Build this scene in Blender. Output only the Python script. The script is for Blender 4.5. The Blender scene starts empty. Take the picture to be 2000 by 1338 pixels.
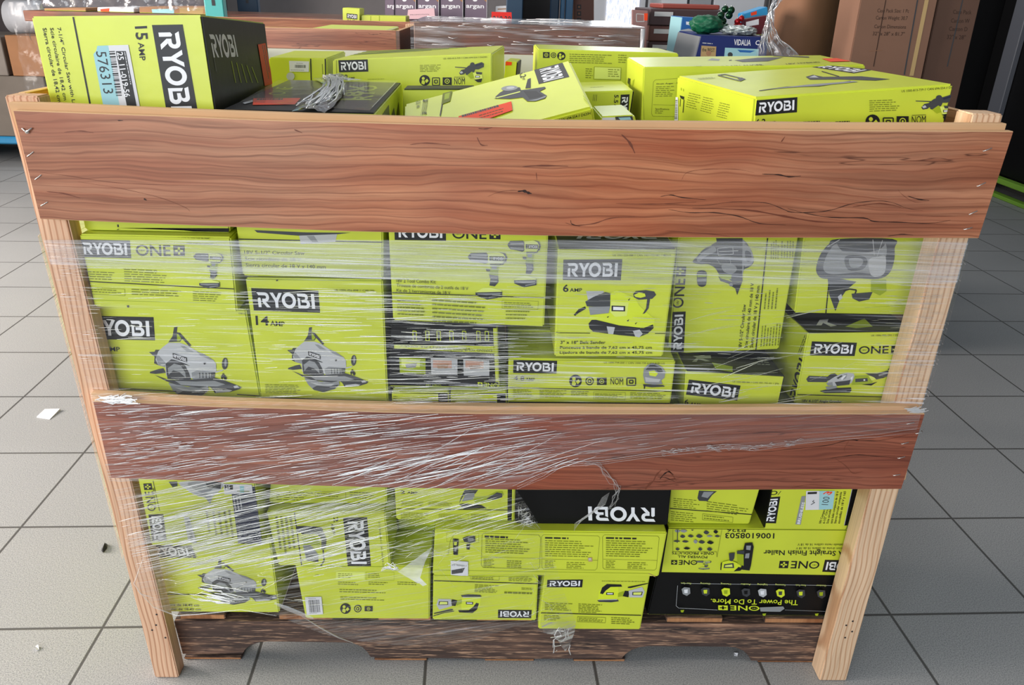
import bpy, bmesh, math, random
from mathutils import Vector, Matrix, noise
C = bpy.context.scene
COL = C.collection
R = random.Random(7)

# ------------------------------------------------------------------ camera
FPX = 1508.0767
CPOS = Vector((-0.0352, -1.0717, 1.1825))
def _axes():
    rx, ry, rz = 0.422775, 0.027999, -0.028997
    right = Vector((math.cos(rz), math.sin(rz), 0)); fwd = Vector((-math.sin(rz), math.cos(rz), 0)); up = Vector((0, 0, 1))
    f2 = fwd*math.cos(rx) - up*math.sin(rx); u2 = up*math.cos(rx) + fwd*math.sin(rx)
    return right*math.cos(ry) + u2*math.sin(ry), u2*math.cos(ry) - right*math.sin(ry), f2
AR, AU, AF = _axes()
cam = bpy.data.cameras.new('camera'); camo = bpy.data.objects.new('camera', cam); COL.objects.link(camo)
cam.sensor_width = 36; cam.lens = FPX/2000*36; cam.clip_start = 0.02; cam.clip_end = 100
camo.matrix_world = Matrix(((AR.x, AU.x, -AF.x, CPOS.x), (AR.y, AU.y, -AF.y, CPOS.y), (AR.z, AU.z, -AF.z, CPOS.z), (0, 0, 0, 1)))
C.camera = camo

# ------------------------------------------------------------------ light
C.view_settings.view_transform = 'Standard'; C.view_settings.look = 'None'
C.view_settings.exposure = 0.0; C.view_settings.gamma = 1.0; C.view_settings.use_curve_mapping = False
C.cycles.max_bounces = 10; C.cycles.transparent_max_bounces = 24; C.cycles.caustics_reflective = False; C.cycles.caustics_refractive = False
w = bpy.data.worlds.new('world'); C.world = w; w.use_nodes = True
w.node_tree.nodes['Background'].inputs[0].default_value = (0.76, 0.88, 1.0, 1); w.node_tree.nodes['Background'].inputs[1].default_value = 0.33
def area(name, loc, target, sx, sy, power, col):
    l = bpy.data.lights.new(name, 'AREA'); l.shape = 'RECTANGLE'; l.size = sx; l.size_y = sy; l.energy = power; l.color = col
    o = bpy.data.objects.new(name, l); COL.objects.link(o); o.location = loc
    o.rotation_euler = (Vector(target)-Vector(loc)).to_track_quat('-Z', 'Y').to_euler(); return o
area('shopfront_window_light', (-1.9, -4.4, 1.8), (-0.2, 0, 0.7), 3.6, 2.3, 190, (0.92, 0.96, 1.0))      # glazing behind the photographer
area('side_window_light', (-5.0, 0.5, 1.8), (-1.2, 0.4, 0.2), 2.8, 2.0, 520, (1.0, 0.91, 0.84))         # doorway on the left
area('ceiling_tube_near', (-1.5, -0.6, 3.4), (-1.5, -0.6, 0), 2.6, 0.25, 26, (1.0, 0.97, 0.92))
area('ceiling_tube_far', (-0.2, 3.4, 3.4), (-0.2, 3.4, 0), 3.6, 0.25, 46, (1.0, 0.96, 0.93))

area('back_window_light', (1.3, 6.7, 2.1), (0.2, 0, 0.8), 2.6, 1.5, 48, (0.88, 0.94, 1.0))               # daylight of the rear window

# ------------------------------------------------------------------ materials
def lin(h):
    h = h.lstrip('#'); v = [int(h[i:i+2], 16)/255 for i in (0, 2, 4)]
    return tuple((c/12.92 if c <= .04045 else ((c+.055)/1.055)**2.4) for c in v) + (1,)
class NT:
    def __init__(s, name):
        s.m = bpy.data.materials.new(name); s.m.use_nodes = True; s.n = s.m.node_tree.nodes; s.l = s.m.node_tree.links
        s.b = s.n['Principled BSDF']; s.out = s.n['Material Output']
    def add(s, t, **kw):
        x = s.n.new(t)
        for k, v in kw.items(): setattr(x, k, v)
        return x
    def lk(s, a, b): s.l.new(a, b)
    def ramp(s, fac, stops):
        r = s.add('ShaderNodeValToRGB'); e = r.color_ramp.elements
        e[0].position, e[0].color = stops[0]; e[1].position, e[1].color = stops[-1]
        for p, c in stops[1:-1]:
            q = e.new(p); q.color = c
        s.lk(fac, r.inputs[0]); return r.outputs[0]
    def coords(s, scale=(1, 1, 1), rot=(0, 0, 0), loc=(0, 0, 0)):
        t = s.add('ShaderNodeTexCoord'); mp = s.add('ShaderNodeMapping')
        mp.inputs['Scale'].default_value = scale; mp.inputs['Rotation'].default_value = rot; mp.inputs['Location'].default_value = loc
        s.lk(t.outputs['Object'], mp.inputs[0]); return mp.outputs[0]
    def noise(s, vec, scale, detail=3, rough=.5, dist=0):
        x = s.add('ShaderNodeTexNoise'); x.inputs['Scale'].default_value = scale; x.inputs['Detail'].default_value = detail
        x.inputs['Roughness'].default_value = rough; x.inputs['Distortion'].default_value = dist
        s.lk(vec, x.inputs['Vector']); return x.outputs[0]
    def mix(s, fac, a, b, mode='MIX'):
        x = s.add('ShaderNodeMix', data_type='RGBA', blend_type=mode)
        for sock, v in ((x.inputs[0], fac), (x.inputs[6], a), (x.inputs[7], b)):
            if hasattr(v, 'links'): s.lk(v, sock)
            else: sock.default_value = v
        return x.outputs[2]
    def math(s, op, a, b=0.0, clamp=False):
        x = s.add('ShaderNodeMath', operation=op); x.use_clamp = clamp
        for i, v in enumerate((a, b)):
            if hasattr(v, 'links'): s.lk(v, x.inputs[i])
            else: x.inputs[i].default_value = v
        return x.outputs[0]
    def bump(s, h, strength, dist=.002):
        x = s.add('ShaderNodeBump'); x.inputs['Strength'].default_value = strength; x.inputs['Distance'].default_value = dist
        s.lk(h, x.inputs['Height']); return x.outputs[0]
def flat(name, hexc, rough=.5, spec=.4, metal=0.0, var=0.0, bump=0.0):
    t = NT(name); b = t.b; b.inputs['Roughness'].default_value = rough; b.inputs['Specular IOR Level'].default_value = spec; b.inputs['Metallic'].default_value = metal
    c = lin(hexc); b.inputs['Base Color'].default_value = c
    if var or bump:
        n = t.noise(t.coords((1, 1, 1)), 9, 4)
        if var:
            d = tuple(v*(1-var) for v in c[:3])+(1,); u = tuple(min(1, v*(1+var*.5)) for v in c[:3])+(1,)
            t.lk(t.ramp(n, [(.3, d), (.7, u)]), b.inputs['Base Color'])
        if bump:
            n2 = t.noise(t.coords((1, 1, 1)), 14, 5, .6); t.lk(t.bump(n2, bump, .006), b.inputs['Normal'])
    return t.m
LIME = flat('lime_print_card', '#CBD63A', .34, .55, var=.07, bump=.10)
BLACK = flat('black_print_card', '#101011', .42, .2, bump=.10)
INK = flat('black_ink', '#17181a', .42, .4)
GINK = flat('olive_fine_print', '#727a22', .5, .3)
WHITE = flat('white_ink', '#E9EAEE', .45, .4)
GREY = flat('grey_print', '#8d9092', .45, .4)
LGREY = flat('light_grey_print', '#b9bbbd', .45, .4)
DGREY = flat('dark_grey_print', '#3d3f42', .45, .4)
NAVY = flat('navy_print_and_haze', '#20263f', .4, .4)
TEAL = flat('teal_sticker', '#9CCBD2', .5, .3)
PAPER = flat('white_sticker', '#D9D9DC', .5, .3)
ORANGE = flat('orange_sticker', '#EE4A22', .5, .3)
PALE = flat('pale_lime_print', '#D9E56E', .4, .4)
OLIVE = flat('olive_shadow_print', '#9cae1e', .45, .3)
YELL = flat('lime_ink', '#d4e32f', .45, .4)
SKIN = flat('photo_print_tone', '#c79a86', .45, .4)
CARD = flat('brown_cardboard', '#A9805F', .75, .2, var=.10)
CARDD = flat('dark_brown_cardboard', '#8a634c', .75, .2, var=.10)
KRAFT = flat('raw_card_edge', '#b79a6b', .8, .2)

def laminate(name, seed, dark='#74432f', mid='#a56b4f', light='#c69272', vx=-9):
    t = NT(name)
    warp = t.noise(t.coords((1.6, 1, 5), loc=(seed, 0, 0)), 2.2, 3)
    base = t.coords((1, 1, 1), loc=(seed*3.1, 0, 0))
    ad = t.add('ShaderNodeVectorMath', operation='MULTIPLY_ADD')
    t.lk(warp, ad.inputs[0]); ad.inputs[1].default_value = (.0, .0, .045); t.lk(base, ad.inputs[2])
    sc = t.add('ShaderNodeMapping'); sc.inputs['Scale'].default_value = (1.1, 1, 34); t.lk(ad.outputs[0], sc.inputs[0])
    g1 = t.noise(sc.outputs[0], 1.0, 5, .62, .15)
    sc2 = t.add('ShaderNodeMapping'); sc2.inputs['Scale'].default_value = (5, 1, 260); t.lk(ad.outputs[0], sc2.inputs[0])
    g2 = t.noise(sc2.outputs[0], 1.0, 3, .6)
    wv = t.add('ShaderNodeTexWave', wave_type='BANDS', bands_direction='Z'); wv.inputs['Scale'].default_value = 26; wv.inputs['Distortion'].default_value = 2.2
    wv.inputs['Detail'].default_value = 2; wv.inputs['Detail Scale'].default_value = .35; t.lk(ad.outputs[0], wv.inputs[0])
    blot = t.noise(t.coords((2.2, 1, 5), loc=(seed*7, 0, 1)), 1.6, 3, .6)
    c1 = t.ramp(g1, [(.28, lin(dark)), (.46, lin(mid)), (.72, lin(light))])
    c2 = t.mix(t.math('MULTIPLY', t.ramp(wv.outputs[0], [(0, (1, 1, 1, 1)), (.09, (.25, .25, .25, 1)), (.2, (0, 0, 0, 1))]), .55), c1, lin(dark))
    c3 = t.mix(t.ramp(blot, [(.36, (.5, .5, .5, 1)), (.55, (0, 0, 0, 1))]), c2, lin('#96563f'))
    c4 = t.mix(.45, c3, t.ramp(g2, [(.3, lin('#8a8a8a')), (.6, lin('#ffffff'))]), 'MULTIPLY')
    vn = t.noise(t.coords((.8, 1, 15), loc=(seed*5, 0, 3)), 2.0, 4, .6, .5)
    vm = t.ramp(vn, [(.625, (0, 0, 0, 1)), (.634, (.85, .85, .85, 1)), (.642, (0, 0, 0, 1))])
    xs = t.add('ShaderNodeSeparateXYZ'); t.lk(t.coords(), xs.inputs[0])
    vm = t.math('MULTIPLY', vm, t.ramp(t.math('SUBTRACT', xs.outputs[0], vx), [(.0, (0, 0, 0, 1)), (.25, (1, 1, 1, 1))]))
    big = t.noise(t.coords((1.5, 1, 1.2), loc=(seed*2.7, 0, 0)), 1.3, 2)
    c4 = t.mix(t.ramp(big, [(.42, (0, 0, 0, 1)), (.66, (.55, .55, .55, 1))]), c4, lin('#d3a585'), 'SOFT_LIGHT')
    c5 = t.mix(vm, c4, lin('#3d1d15'))
    t.lk(c5, t.b.inputs['Base Color']); t.b.inputs['Roughness'].default_value = .33; t.b.inputs['Specular IOR Level'].default_value = .35
    return t.m
def pine(name, rot=(0, 0, 0), light='#DEB595', dark='#BB8868', k=1.0):
    t = NT(name)
    v = t.coords((34*k, 34*k, 1.3), rot)
    warp = t.noise(t.coords((1, 1, 1), rot), 3, 2)
    ad = t.add('ShaderNodeVectorMath', operation='MULTIPLY_ADD'); t.lk(warp, ad.inputs[0]); ad.inputs[1].default_value = (1.6, 1.6, 0); t.lk(v, ad.inputs[2])
    wv = t.add('ShaderNodeTexWave', wave_type='BANDS', bands_direction='X'); wv.inputs['Scale'].default_value = 1.1; wv.inputs['Distortion'].default_value = 1.2; wv.inputs['Detail'].default_value = 2
    t.lk(ad.outputs[0], wv.inputs[0])
    c = t.ramp(wv.outputs[0], [(.0, lin(dark)), (.32, lin(light)), (1, lin(light))])
    f = t.noise(t.coords((220, 220, 6), rot), 1, 2)
    t.lk(t.mix(.3, c, t.ramp(f, [(.3, lin('#9a8a80')), (.65, lin('#ffffff'))]), 'MULTIPLY'), t.b.inputs['Base Color'])
    t.b.inputs['Roughness'].default_value = .62; t.b.inputs['Specular IOR Level'].default_value = .25
    return t.m
def weathered(name, seed):
    t = NT(name)
    a = t.noise(t.coords((4.5, 60, 60), loc=(seed, 0, 0)), 1, 5, .68)
    b = t.noise(t.coords((22, 320, 320), loc=(seed, 0, 2)), 1, 3, .6)
    bl = t.noise(t.coords((3, 8, 9), loc=(seed, 4, 0)), 1, 3)
    c1 = t.ramp(a, [(.38, lin('#2e2422')), (.53, lin('#5a443b')), (.70, lin('#a67d63'))])
    c2 = t.mix(t.ramp(bl, [(.4, (.75, .75, .75, 1)), (.62, (0, 0, 0, 1))]), c1, lin('#45342d'))
    c3 = t.mix(t.ramp(b, [(.55, (0, 0, 0, 1)), (.68, (.75, .75, .75, 1))]), c2, lin('#c29a7c'))
    t.lk(c3, t.b.inputs['Base Color']); t.b.inputs['Roughness'].default_value = .8
    t.lk(t.bump(a, .5, .003), t.b.inputs['Normal']); return t.m
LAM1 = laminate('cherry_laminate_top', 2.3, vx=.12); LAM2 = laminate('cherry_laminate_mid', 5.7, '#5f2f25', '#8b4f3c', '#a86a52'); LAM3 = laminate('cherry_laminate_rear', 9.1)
MDF = flat('tan_board_edge', '#CDA57C', .7, .2, var=.08)
PINE = pine('pine_post'); PINEP = pine('pale_pine_post', light='#E3C2A0', dark='#C69A76')
DECK = pine('deck_end_grain', (0, math.pi/2, 0), '#B8835A', '#8a5a3a', 1.6)
STRING = weathered('weathered_pallet_wood', 1.0); STRING2 = weathered('weathered_pallet_board', 6.0)
PALER = flat('pale_board_back', '#D6D4C8', .6, .3)
STEEL = flat('staple_steel', '#c9c6c2', .3, .5, metal=.8)

# ------------------------------------------------------------------ picture rays and mesh helpers
def ray(x, y): return AF*FPX + AR*(x-1000) - AU*(y-669)
def at(x, y, Y):
    d = ray(x, y); return CPOS + d*((Y-CPOS.y)/d.y)
def az(x, y, Z):
    d = ray(x, y); return CPOS + d*((Z-CPOS.z)/d.z)
def onplane(x, y, p, n):
    d = ray(x, y); return CPOS + d*((p-CPOS).dot(n)/d.dot(n))

class MB:
    def __init__(s): s.v = []; s.f = []; s.m = []; s.mats = []; s.sm = []
    def mi(s, m):
        if m not in s.mats: s.mats.append(m)
        return s.mats.index(m)
    def poly(s, pts, m, smooth=False):
        k = len(s.v); s.v += [Vector(p) for p in pts]; s.f.append(tuple(range(k, k+len(pts)))); s.m.append(s.mi(m)); s.sm.append(smooth)
    def mesh(s, vs, fs, m, smooth=False):
        k = len(s.v); s.v += [Vector(p) for p in vs]; i = s.mi(m)
        for f in fs: s.f.append(tuple(k+a for a in f)); s.m.append(i); s.sm.append(smooth)
    def bm(s, bm, mats, smooth=False):
        bm.verts.index_update(); k = len(s.v); s.v += [v.co.copy() for v in bm.verts]
        ids = [s.mi(m) for m in mats]
        for f in bm.faces: s.f.append(tuple(k+v.index for v in f.verts)); s.m.append(ids[f.material_index]); s.sm.append(smooth)
        bm.free()
    def prism(s, front, back, mats, bevel=.002, seg=2):
        """front/back: four corners TL TR BR BL; mats front,back,left,right,top,bottom"""
        bm = bmesh.new(); F = [bm.verts.new(p) for p in front]; B = [bm.verts.new(p) for p in back]
        fs = [(F[3], F[2], F[1], F[0]), (B[0], B[1], B[2], B[3]), (F[0], B[0], B[3], F[3]), (F[2], B[2], B[1], F[1]), (F[1], B[1], B[0], F[0]), (F[3], B[3], B[2], F[2])]
        for i, q in enumerate(fs): bm.faces.new(q).material_index = i
        bmesh.ops.recalc_face_normals(bm, faces=bm.faces)
        if bevel: bmesh.ops.bevel(bm, geom=list(bm.edges), offset=bevel, segments=seg, affect='EDGES', clamp_overlap=True, material=-1)
        s.bm(bm, mats)
    def box(s, a, b, m, bevel=.0015, seg=1):
        x0, y0, z0 = (min(a[i], b[i]) for i in range(3)); x1, y1, z1 = (max(a[i], b[i]) for i in range(3))
        s.prism([(x0, y0, z1), (x1, y0, z1), (x1, y0, z0), (x0, y0, z0)], [(x0, y1, z1), (x1, y1, z1), (x1, y1, z0), (x0, y1, z0)], [m]*6 if not isinstance(m, (list, tuple)) else m, bevel, seg)
    def tube(s, pts, r, m, n=8, cap=True):
        pts = [Vector(p) for p in pts]; rings = []
        rr = r if isinstance(r, (list, tuple)) else [r]*len(pts)
        for i, p in enumerate(pts):
            d = (pts[min(i+1, len(pts)-1)]-pts[max(i-1, 0)]).normalized(); u = d.orthogonal().normalized() if abs(d.z) > .95 else d.cross(Vector((0, 0, 1))).normalized(); v = d.cross(u)
            rings.append([p+(u*math.cos(6.28318*j/n)+v*math.sin(6.28318*j/n))*rr[i] for j in range(n)])
        vs = [q for g in rings for q in g]; fs = []
        for i in range(len(pts)-1):
            for j in range(n): a = i*n+j; b = i*n+(j+1) % n; fs.append((a, b, b+n, a+n))
        if cap: fs += [tuple(range(n))[::-1], tuple(range((len(pts)-1)*n, len(pts)*n))]
        s.mesh(vs, fs, m, True)
    def build(s, name, parent=None, origin=None):
        me = bpy.data.meshes.new(name); o = Vector((0, 0, 0))
        if parent is None:
            xs = [v.x for v in s.v]; ys = [v.y for v in s.v]; zs = [v.z for v in s.v]
            o = Vector(origin) if origin else Vector(((min(xs)+max(xs))/2, (min(ys)+max(ys))/2, min(zs)))
        else:
            q = parent
            while q: o = o+q.location; q = q.parent
        me.from_pydata([v-o for v in s.v], [], s.f); me.polygons.foreach_set('material_index', s.m); me.polygons.foreach_set('use_smooth', s.sm)
        for m in s.mats: me.materials.append(m)
        me.update(); ob = bpy.data.objects.new(name, me); COL.objects.link(ob)
        if parent is None: ob.location = o
        else: ob.parent = parent
        return ob
def tag(o, label=None, cat=None, group=None, kind=None):
    if label: o['label'] = label
    if cat: o['category'] = cat
    if group: o['group'] = group
    if kind: o['kind'] = kind
    return o
def empty(name, loc, label, cat, group=None):
    o = bpy.data.objects.new(name, None); COL.objects.link(o); o.location = loc; o.empty_display_size = .05
    return tag(o, label, cat, group)

# ------------------------------------------------------------------ lettering
_tc = {}
def glyphs(s, bold=0.0):
    k = (s, bold)
    if k not in _tc:
        cu = bpy.data.curves.new('lettering', 'FONT'); cu.body = s; cu.size = 1; cu.resolution_u = 2; cu.offset = bold; cu.fill_mode = 'FRONT'
        ob = bpy.data.objects.new('lettering', cu); me = bpy.data.meshes.new_from_object(ob)
        vs = [(v.co.x, v.co.y) for v in me.vertices]; fs = [tuple(p.vertices) for p in me.polygons]
        bpy.data.objects.remove(ob); bpy.data.curves.remove(cu); bpy.data.meshes.remove(me)
        _tc[k] = (vs, fs)
    return _tc[k]
CAP = max(v[1] for v in glyphs('H')[0])
def arc(cx, cy, rx, ry, a0, a1, n=8): return [(cx+rx*math.cos(math.radians(a0+(a1-a0)*i/n)), cy+ry*math.sin(math.radians(a0+(a1-a0)*i/n))) for i in range(n+1)]
def logo_letters():
    L = []
    # R: split stem, bowl and leg
    L.append([(.05, 0), (.27, 0), (.27, .60), (.17, .66), (.05, .58)])
    L.append([(0, 1)]+arc(.62, .69, .29, .31, 90, -90)+[(.38, .38), (.38, .58)]+arc(.58, .69, .11, .11, -90, 90)+[(.12, .80)])
    L.append([(.38, .38), (.60, .40), (.95, 0), (.68, 0), (.38, .34)])
    o = .98
    L.append([(o, 1), (o+.25, 1), (o+.46, .64), (o+.67, 1), (o+.92, 1), (o+.57, .42), (o+.57, 0), (o+.35, 0), (o+.35, .42)])
    o = 2.37; n = 28; ou = arc(o, .5, .53, .53, 0, 360, n); inn = arc(o, .5, .30, .30, 0, 360, n)
    for i in range(n): L.append([ou[i], ou[i+1], inn[i+1], inn[i]])
    o = 2.98
    L.append([(o, 1)]+arc(o+.58, .76, .26, .24, 90, -50)+[(o+.48, .56), (o+.48, .60)]+arc(o+.54, .70, .09, .10, -90, 90)+[(o+.08, .80)])
    L.append([(o+.06, .74), (o+.24, .66), (o+.24, .20), (o+.58, .20)]+arc(o+.62, .30, .10, .10, -90, 90)+[(o+.34, .40), (o+.34, .58)]+arc(o+.66, .29, .30, .29, 90, -90)+[(o+.06, 0)])
    L.append([(4.06, 0), (4.30, 0), (4.30, 1), (4.06, 1)])
    return [[(x/4.30, y) for x, y in p] for p in L]
LOGO = logo_letters()
def ring(cx, cy, r0, r1, ax=1.0, n=24):
    a = arc(cx, cy, r0*ax, r0, 0, 360, n); b = arc(cx, cy, r1*ax, r1, 0, 360, n); return [[a[i], a[i+1], b[i+1], b[i]] for i in range(n)]
def rect(x0, y0, x1, y1): return [(x0, y0), (x1, y0), (x1, y1), (x0, y1)]

def sm(*pts, k=4):
    n = len(pts); o = []
    for i in range(n):
        a, b, c, d = pts[i-1], pts[i], pts[(i+1) % n], pts[(i+2) % n]
        for j in range(k):
            t = j/k; o.append(tuple(.5*(2*b[q]+(c[q]-a[q])*t+(2*a[q]-5*b[q]+4*c[q]-d[q])*t*t+(3*b[q]-a[q]-3*c[q]+d[q])*t**3) for q in (0, 1)))
    return o
CR = [0, 0, 1.0]
def crop(x, y, s): CR[0], CR[1], CR[2] = x, y, s
def P(q): return (CR[0]+q[0]*CR[2], CR[1]+q[1]*CR[2])
class Face:
    """a flat printed face; shapes are given where they stand on it and laid on as thin ink"""
    def __init__(s, mb, p, n): s.mb = mb; s.p = p; s.n = n.normalized(); s.n = s.n if s.n.dot(CPOS-p) > 0 else -s.n; s.k = .0003; s.clip = []
    def w(s, q, lift=None):
        x, y = P(q); return onplane(x, y, s.p, s.n) + s.n*(s.k if lift is None else lift)
    def up(s, d=.00006): s.k += d
    def put(s, pts, m):
        for p, n in s.clip:
            if not pts: return
            ds = [(q-p).dot(n) for q in pts]
            if min(ds) >= 0: continue
            o = []
            for i in range(len(pts)):
                a, b, da, db = pts[i-1], pts[i], ds[i-1], ds[i]
                if (da >= 0) != (db >= 0): o.append(a+(b-a)*(da/(da-db)))
                if db >= 0: o.append(b)
            pts = o
        if len(pts) > 2: s.mb.poly(pts, m)
    def tri(s, vs, fs, m):
        if all((q-p).dot(n) >= 0 for p, n in s.clip for q in vs): s.mb.mesh(vs, fs, m)
        else:
            for f in fs: s.put([vs[i] for i in f], m)
        s.up()
    def bound(s, quad, m=.0012):
        cen = sum(quad, Vector())/4
        for i in range(4):
            a, b = quad[i], quad[(i+1) % 4]; n = (b-a).cross(s.n).normalized(); n = n if n.dot(cen-a) > 0 else -n; s.clip.append((a+n*m, n))
        return s
    def poly(s, pts, m): s.put([s.w(q) for q in pts], m); s.up()
    def line(s, a, b, wd, m=None):
        dx, dy = b[0]-a[0], b[1]-a[1]; l = math.hypot(dx, dy) or 1; ox, oy = -dy/l*wd/2, dx/l*wd/2
        s.put([s.w(q) for q in ((a[0]+ox, a[1]+oy), (b[0]+ox, b[1]+oy), (b[0]-ox, b[1]-oy), (a[0]-ox, a[1]-oy))], m or INK); s.up(.00002)
    def path(s, pts, wd, m=None):
        for a, b in zip(pts, pts[1:]): s.line(a, b, wd, m)
    def frame(s, TL, TR, BL, BR=None): 
        a, b, c = s.w(TL, 0), s.w(TR, 0), s.w(BL, 0); d = s.w(BR, 0) if BR else b+c-a
        return lambda x, y: a*(1-x)*y + b*x*y + c*(1-x)*(1-y) + d*x*(1-y) + s.n*s.k
    def shapes(s, polys, fr, m):
        for p in polys: s.put([fr(x, y) for x, y in p], m)
        s.up()
    def text(s, st, TL, TR, BL, m=None, bold=0.0, BR=None):
        vs, fs = glyphs(st, bold)
        if not vs: return
        x0 = min(v[0] for v in vs); x1 = max(v[0] for v in vs); fr = s.frame(TL, TR, BL, BR)
        s.tri([fr((v[0]-x0)/(x1-x0), v[1]/CAP) for v in vs], fs, m or INK)
    def logo(s, TL, TR, BL, BR=None, block=INK, ink=None, mx=.07, my=.17):
        fr = s.frame(TL, TR, BL, BR)
        if block: s.shapes([rect(0, 0, 1, 1)], fr, block)
        fr = s.frame(TL, TR, BL, BR)
        if not block: mx = my = 0
        s.shapes([[(mx+x*(1-2*mx), my+y*(1-2*my)) for x, y in p] for p in LOGO], fr, ink or WHITE)
    def one(s, TL, TR, BL, m=None, hole=None):
        m = m or INK; hole = hole or LIME
        fr = s.frame(TL, TR, BL); s.shapes(ring(.13, .5, .52, .36, .25), fr, m)
        vs, fs = glyphs('18V', .0); x0 = min(v[0] for v in vs); x1 = max(v[0] for v in vs); fr = s.frame(TL, TR, BL)
        s.tri([fr(.075+.11*(v[0]-x0)/(x1-x0), .40+.2*v[1]/CAP) for v in vs], fs, m)
        vs, fs = glyphs('NE', .012); x0 = min(v[0] for v in vs); x1 = max(v[0] for v in vs); fr = s.frame(TL, TR, BL)
        s.tri([fr(.29+.42*(v[0]-x0)/(x1-x0), v[1]/CAP) for v in vs], fs, m)
        fr = s.frame(TL, TR, BL); s.shapes([rect(.77, 0, 1, 1)], fr, m); fr = s.frame(TL, TR, BL)
        s.shapes([rect(.805, .40, .965, .60), rect(.862, .15, .908, .85)], fr, hole)
    def amp(s, num, TL, TR, BL, aTL, aTR, aBL): s.text(num, TL, TR, BL, bold=.02); s.text('AMP', aTL, aTR, aBL, bold=.015)
    def fine(s, TL, TR, BL, rows, m=None, seed=1, ww=.05, h=.34):
        rr = random.Random(seed); fr = s.frame(TL, TR, BL); m = m or GINK
        for i in range(rows):
            x = 0; y1 = 1-i/rows; y0 = y1-h/rows; end = rr.uniform(.72, 1.0)
            while x < end-.02:
                l = min(rr.uniform(.5, 1.7)*ww, end-x); s.put([fr(x, y0), fr(x+l, y0), fr(x+l, y1), fr(x, y1)], m); x += l+.25*ww
        s.up()
    def outline(s, pts, wd=2, m=None):
        pts = list(pts)+[pts[0]]; s.path(pts, wd, m or GINK)
    def disc(s, c, r, m, ry=None): s.poly([(c[0]+r*math.cos(i*math.pi/10), c[1]+(ry or r)*math.sin(i*math.pi/10)) for i in range(20)], m)
    def icons(s, circ=None, circ2=None, cm=None, nom=None, sq=None):
        if circ:
            x, y, r = circ; s.disc((x, y), r, INK); s.disc((x-r*.25, y-r*.35), r*.28, LIME); s.poly([(x-.6*r, y+.6*r), (x-.5*r, y), (x-.1*r, y), (x+.1*r, y+.4*r), (x-.1*r, y+.8*r)], LIME)
            s.poly([(x+.05*r, y+.1*r), (x+.45*r, y-.3*r), (x+.75*r, y+.1*r), (x+.35*r, y+.5*r)], LIME)
        if circ2:
            x, y, r = circ2; s.disc((x, y), r, INK); s.disc((x, y), r*.72, LIME); s.disc((x, y), r*.5, INK); s.poly([(x-.2*r, y-.3*r), (x+.3*r, y), (x-.2*r, y+.3*r)], LIME)
        if cm:
            x0, y0, x1, y1 = cm; s.poly([(x0, y0), (x1, y0), (x1, y1), (x0, y1)], INK); cx, cy = (x0+x1)/2, (y0+y1)/2; r = (y1-y0)*.33
            s.disc((cx, cy), r, LIME); s.disc((cx, cy), r*.72, INK); s.disc((cx, cy), r*.3, LIME)
        if nom:
            TL, TR, BL = nom; s.text('NOM', TL, TR, BL, bold=.0); s.line((TL[0], TL[1]-.12*(BL[1]-TL[1])), (TR[0], TR[1]-.12*(BL[1]-TL[1])), .07*(BL[1]-TL[1]))
        if sq:
            x0, y0, x1, y1 = sq; t = (x1-x0)*.13
            for k in (0, .3):
                a, b, c, d = x0+k*(x1-x0), y0+k*(y1-y0), x1-k*(x1-x0), y1-k*(y1-y0); s.path([(a, b), (c, b), (c, d), (a, d), (a, b)], t)
    def art(s, key, TL, TR, BL):
        for polys, m in ART[key]():
            fr = s.frame(TL, TR, BL); s.shapes(polys, fr, m)
    def bars(s, TL, TR, BL, n=22, m=None, seed=3):
        rr = random.Random(seed); fr = s.frame(TL, TR, BL); x = 0
        while x < .97:
            l = rr.choice((.012, .02, .035)); s.put([fr(x, 0), fr(min(1, x+l), 0), fr(min(1, x+l), 1), fr(x, 1)], m or INK); x += l+rr.choice((.012, .02, .03))
        s.up()

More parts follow.
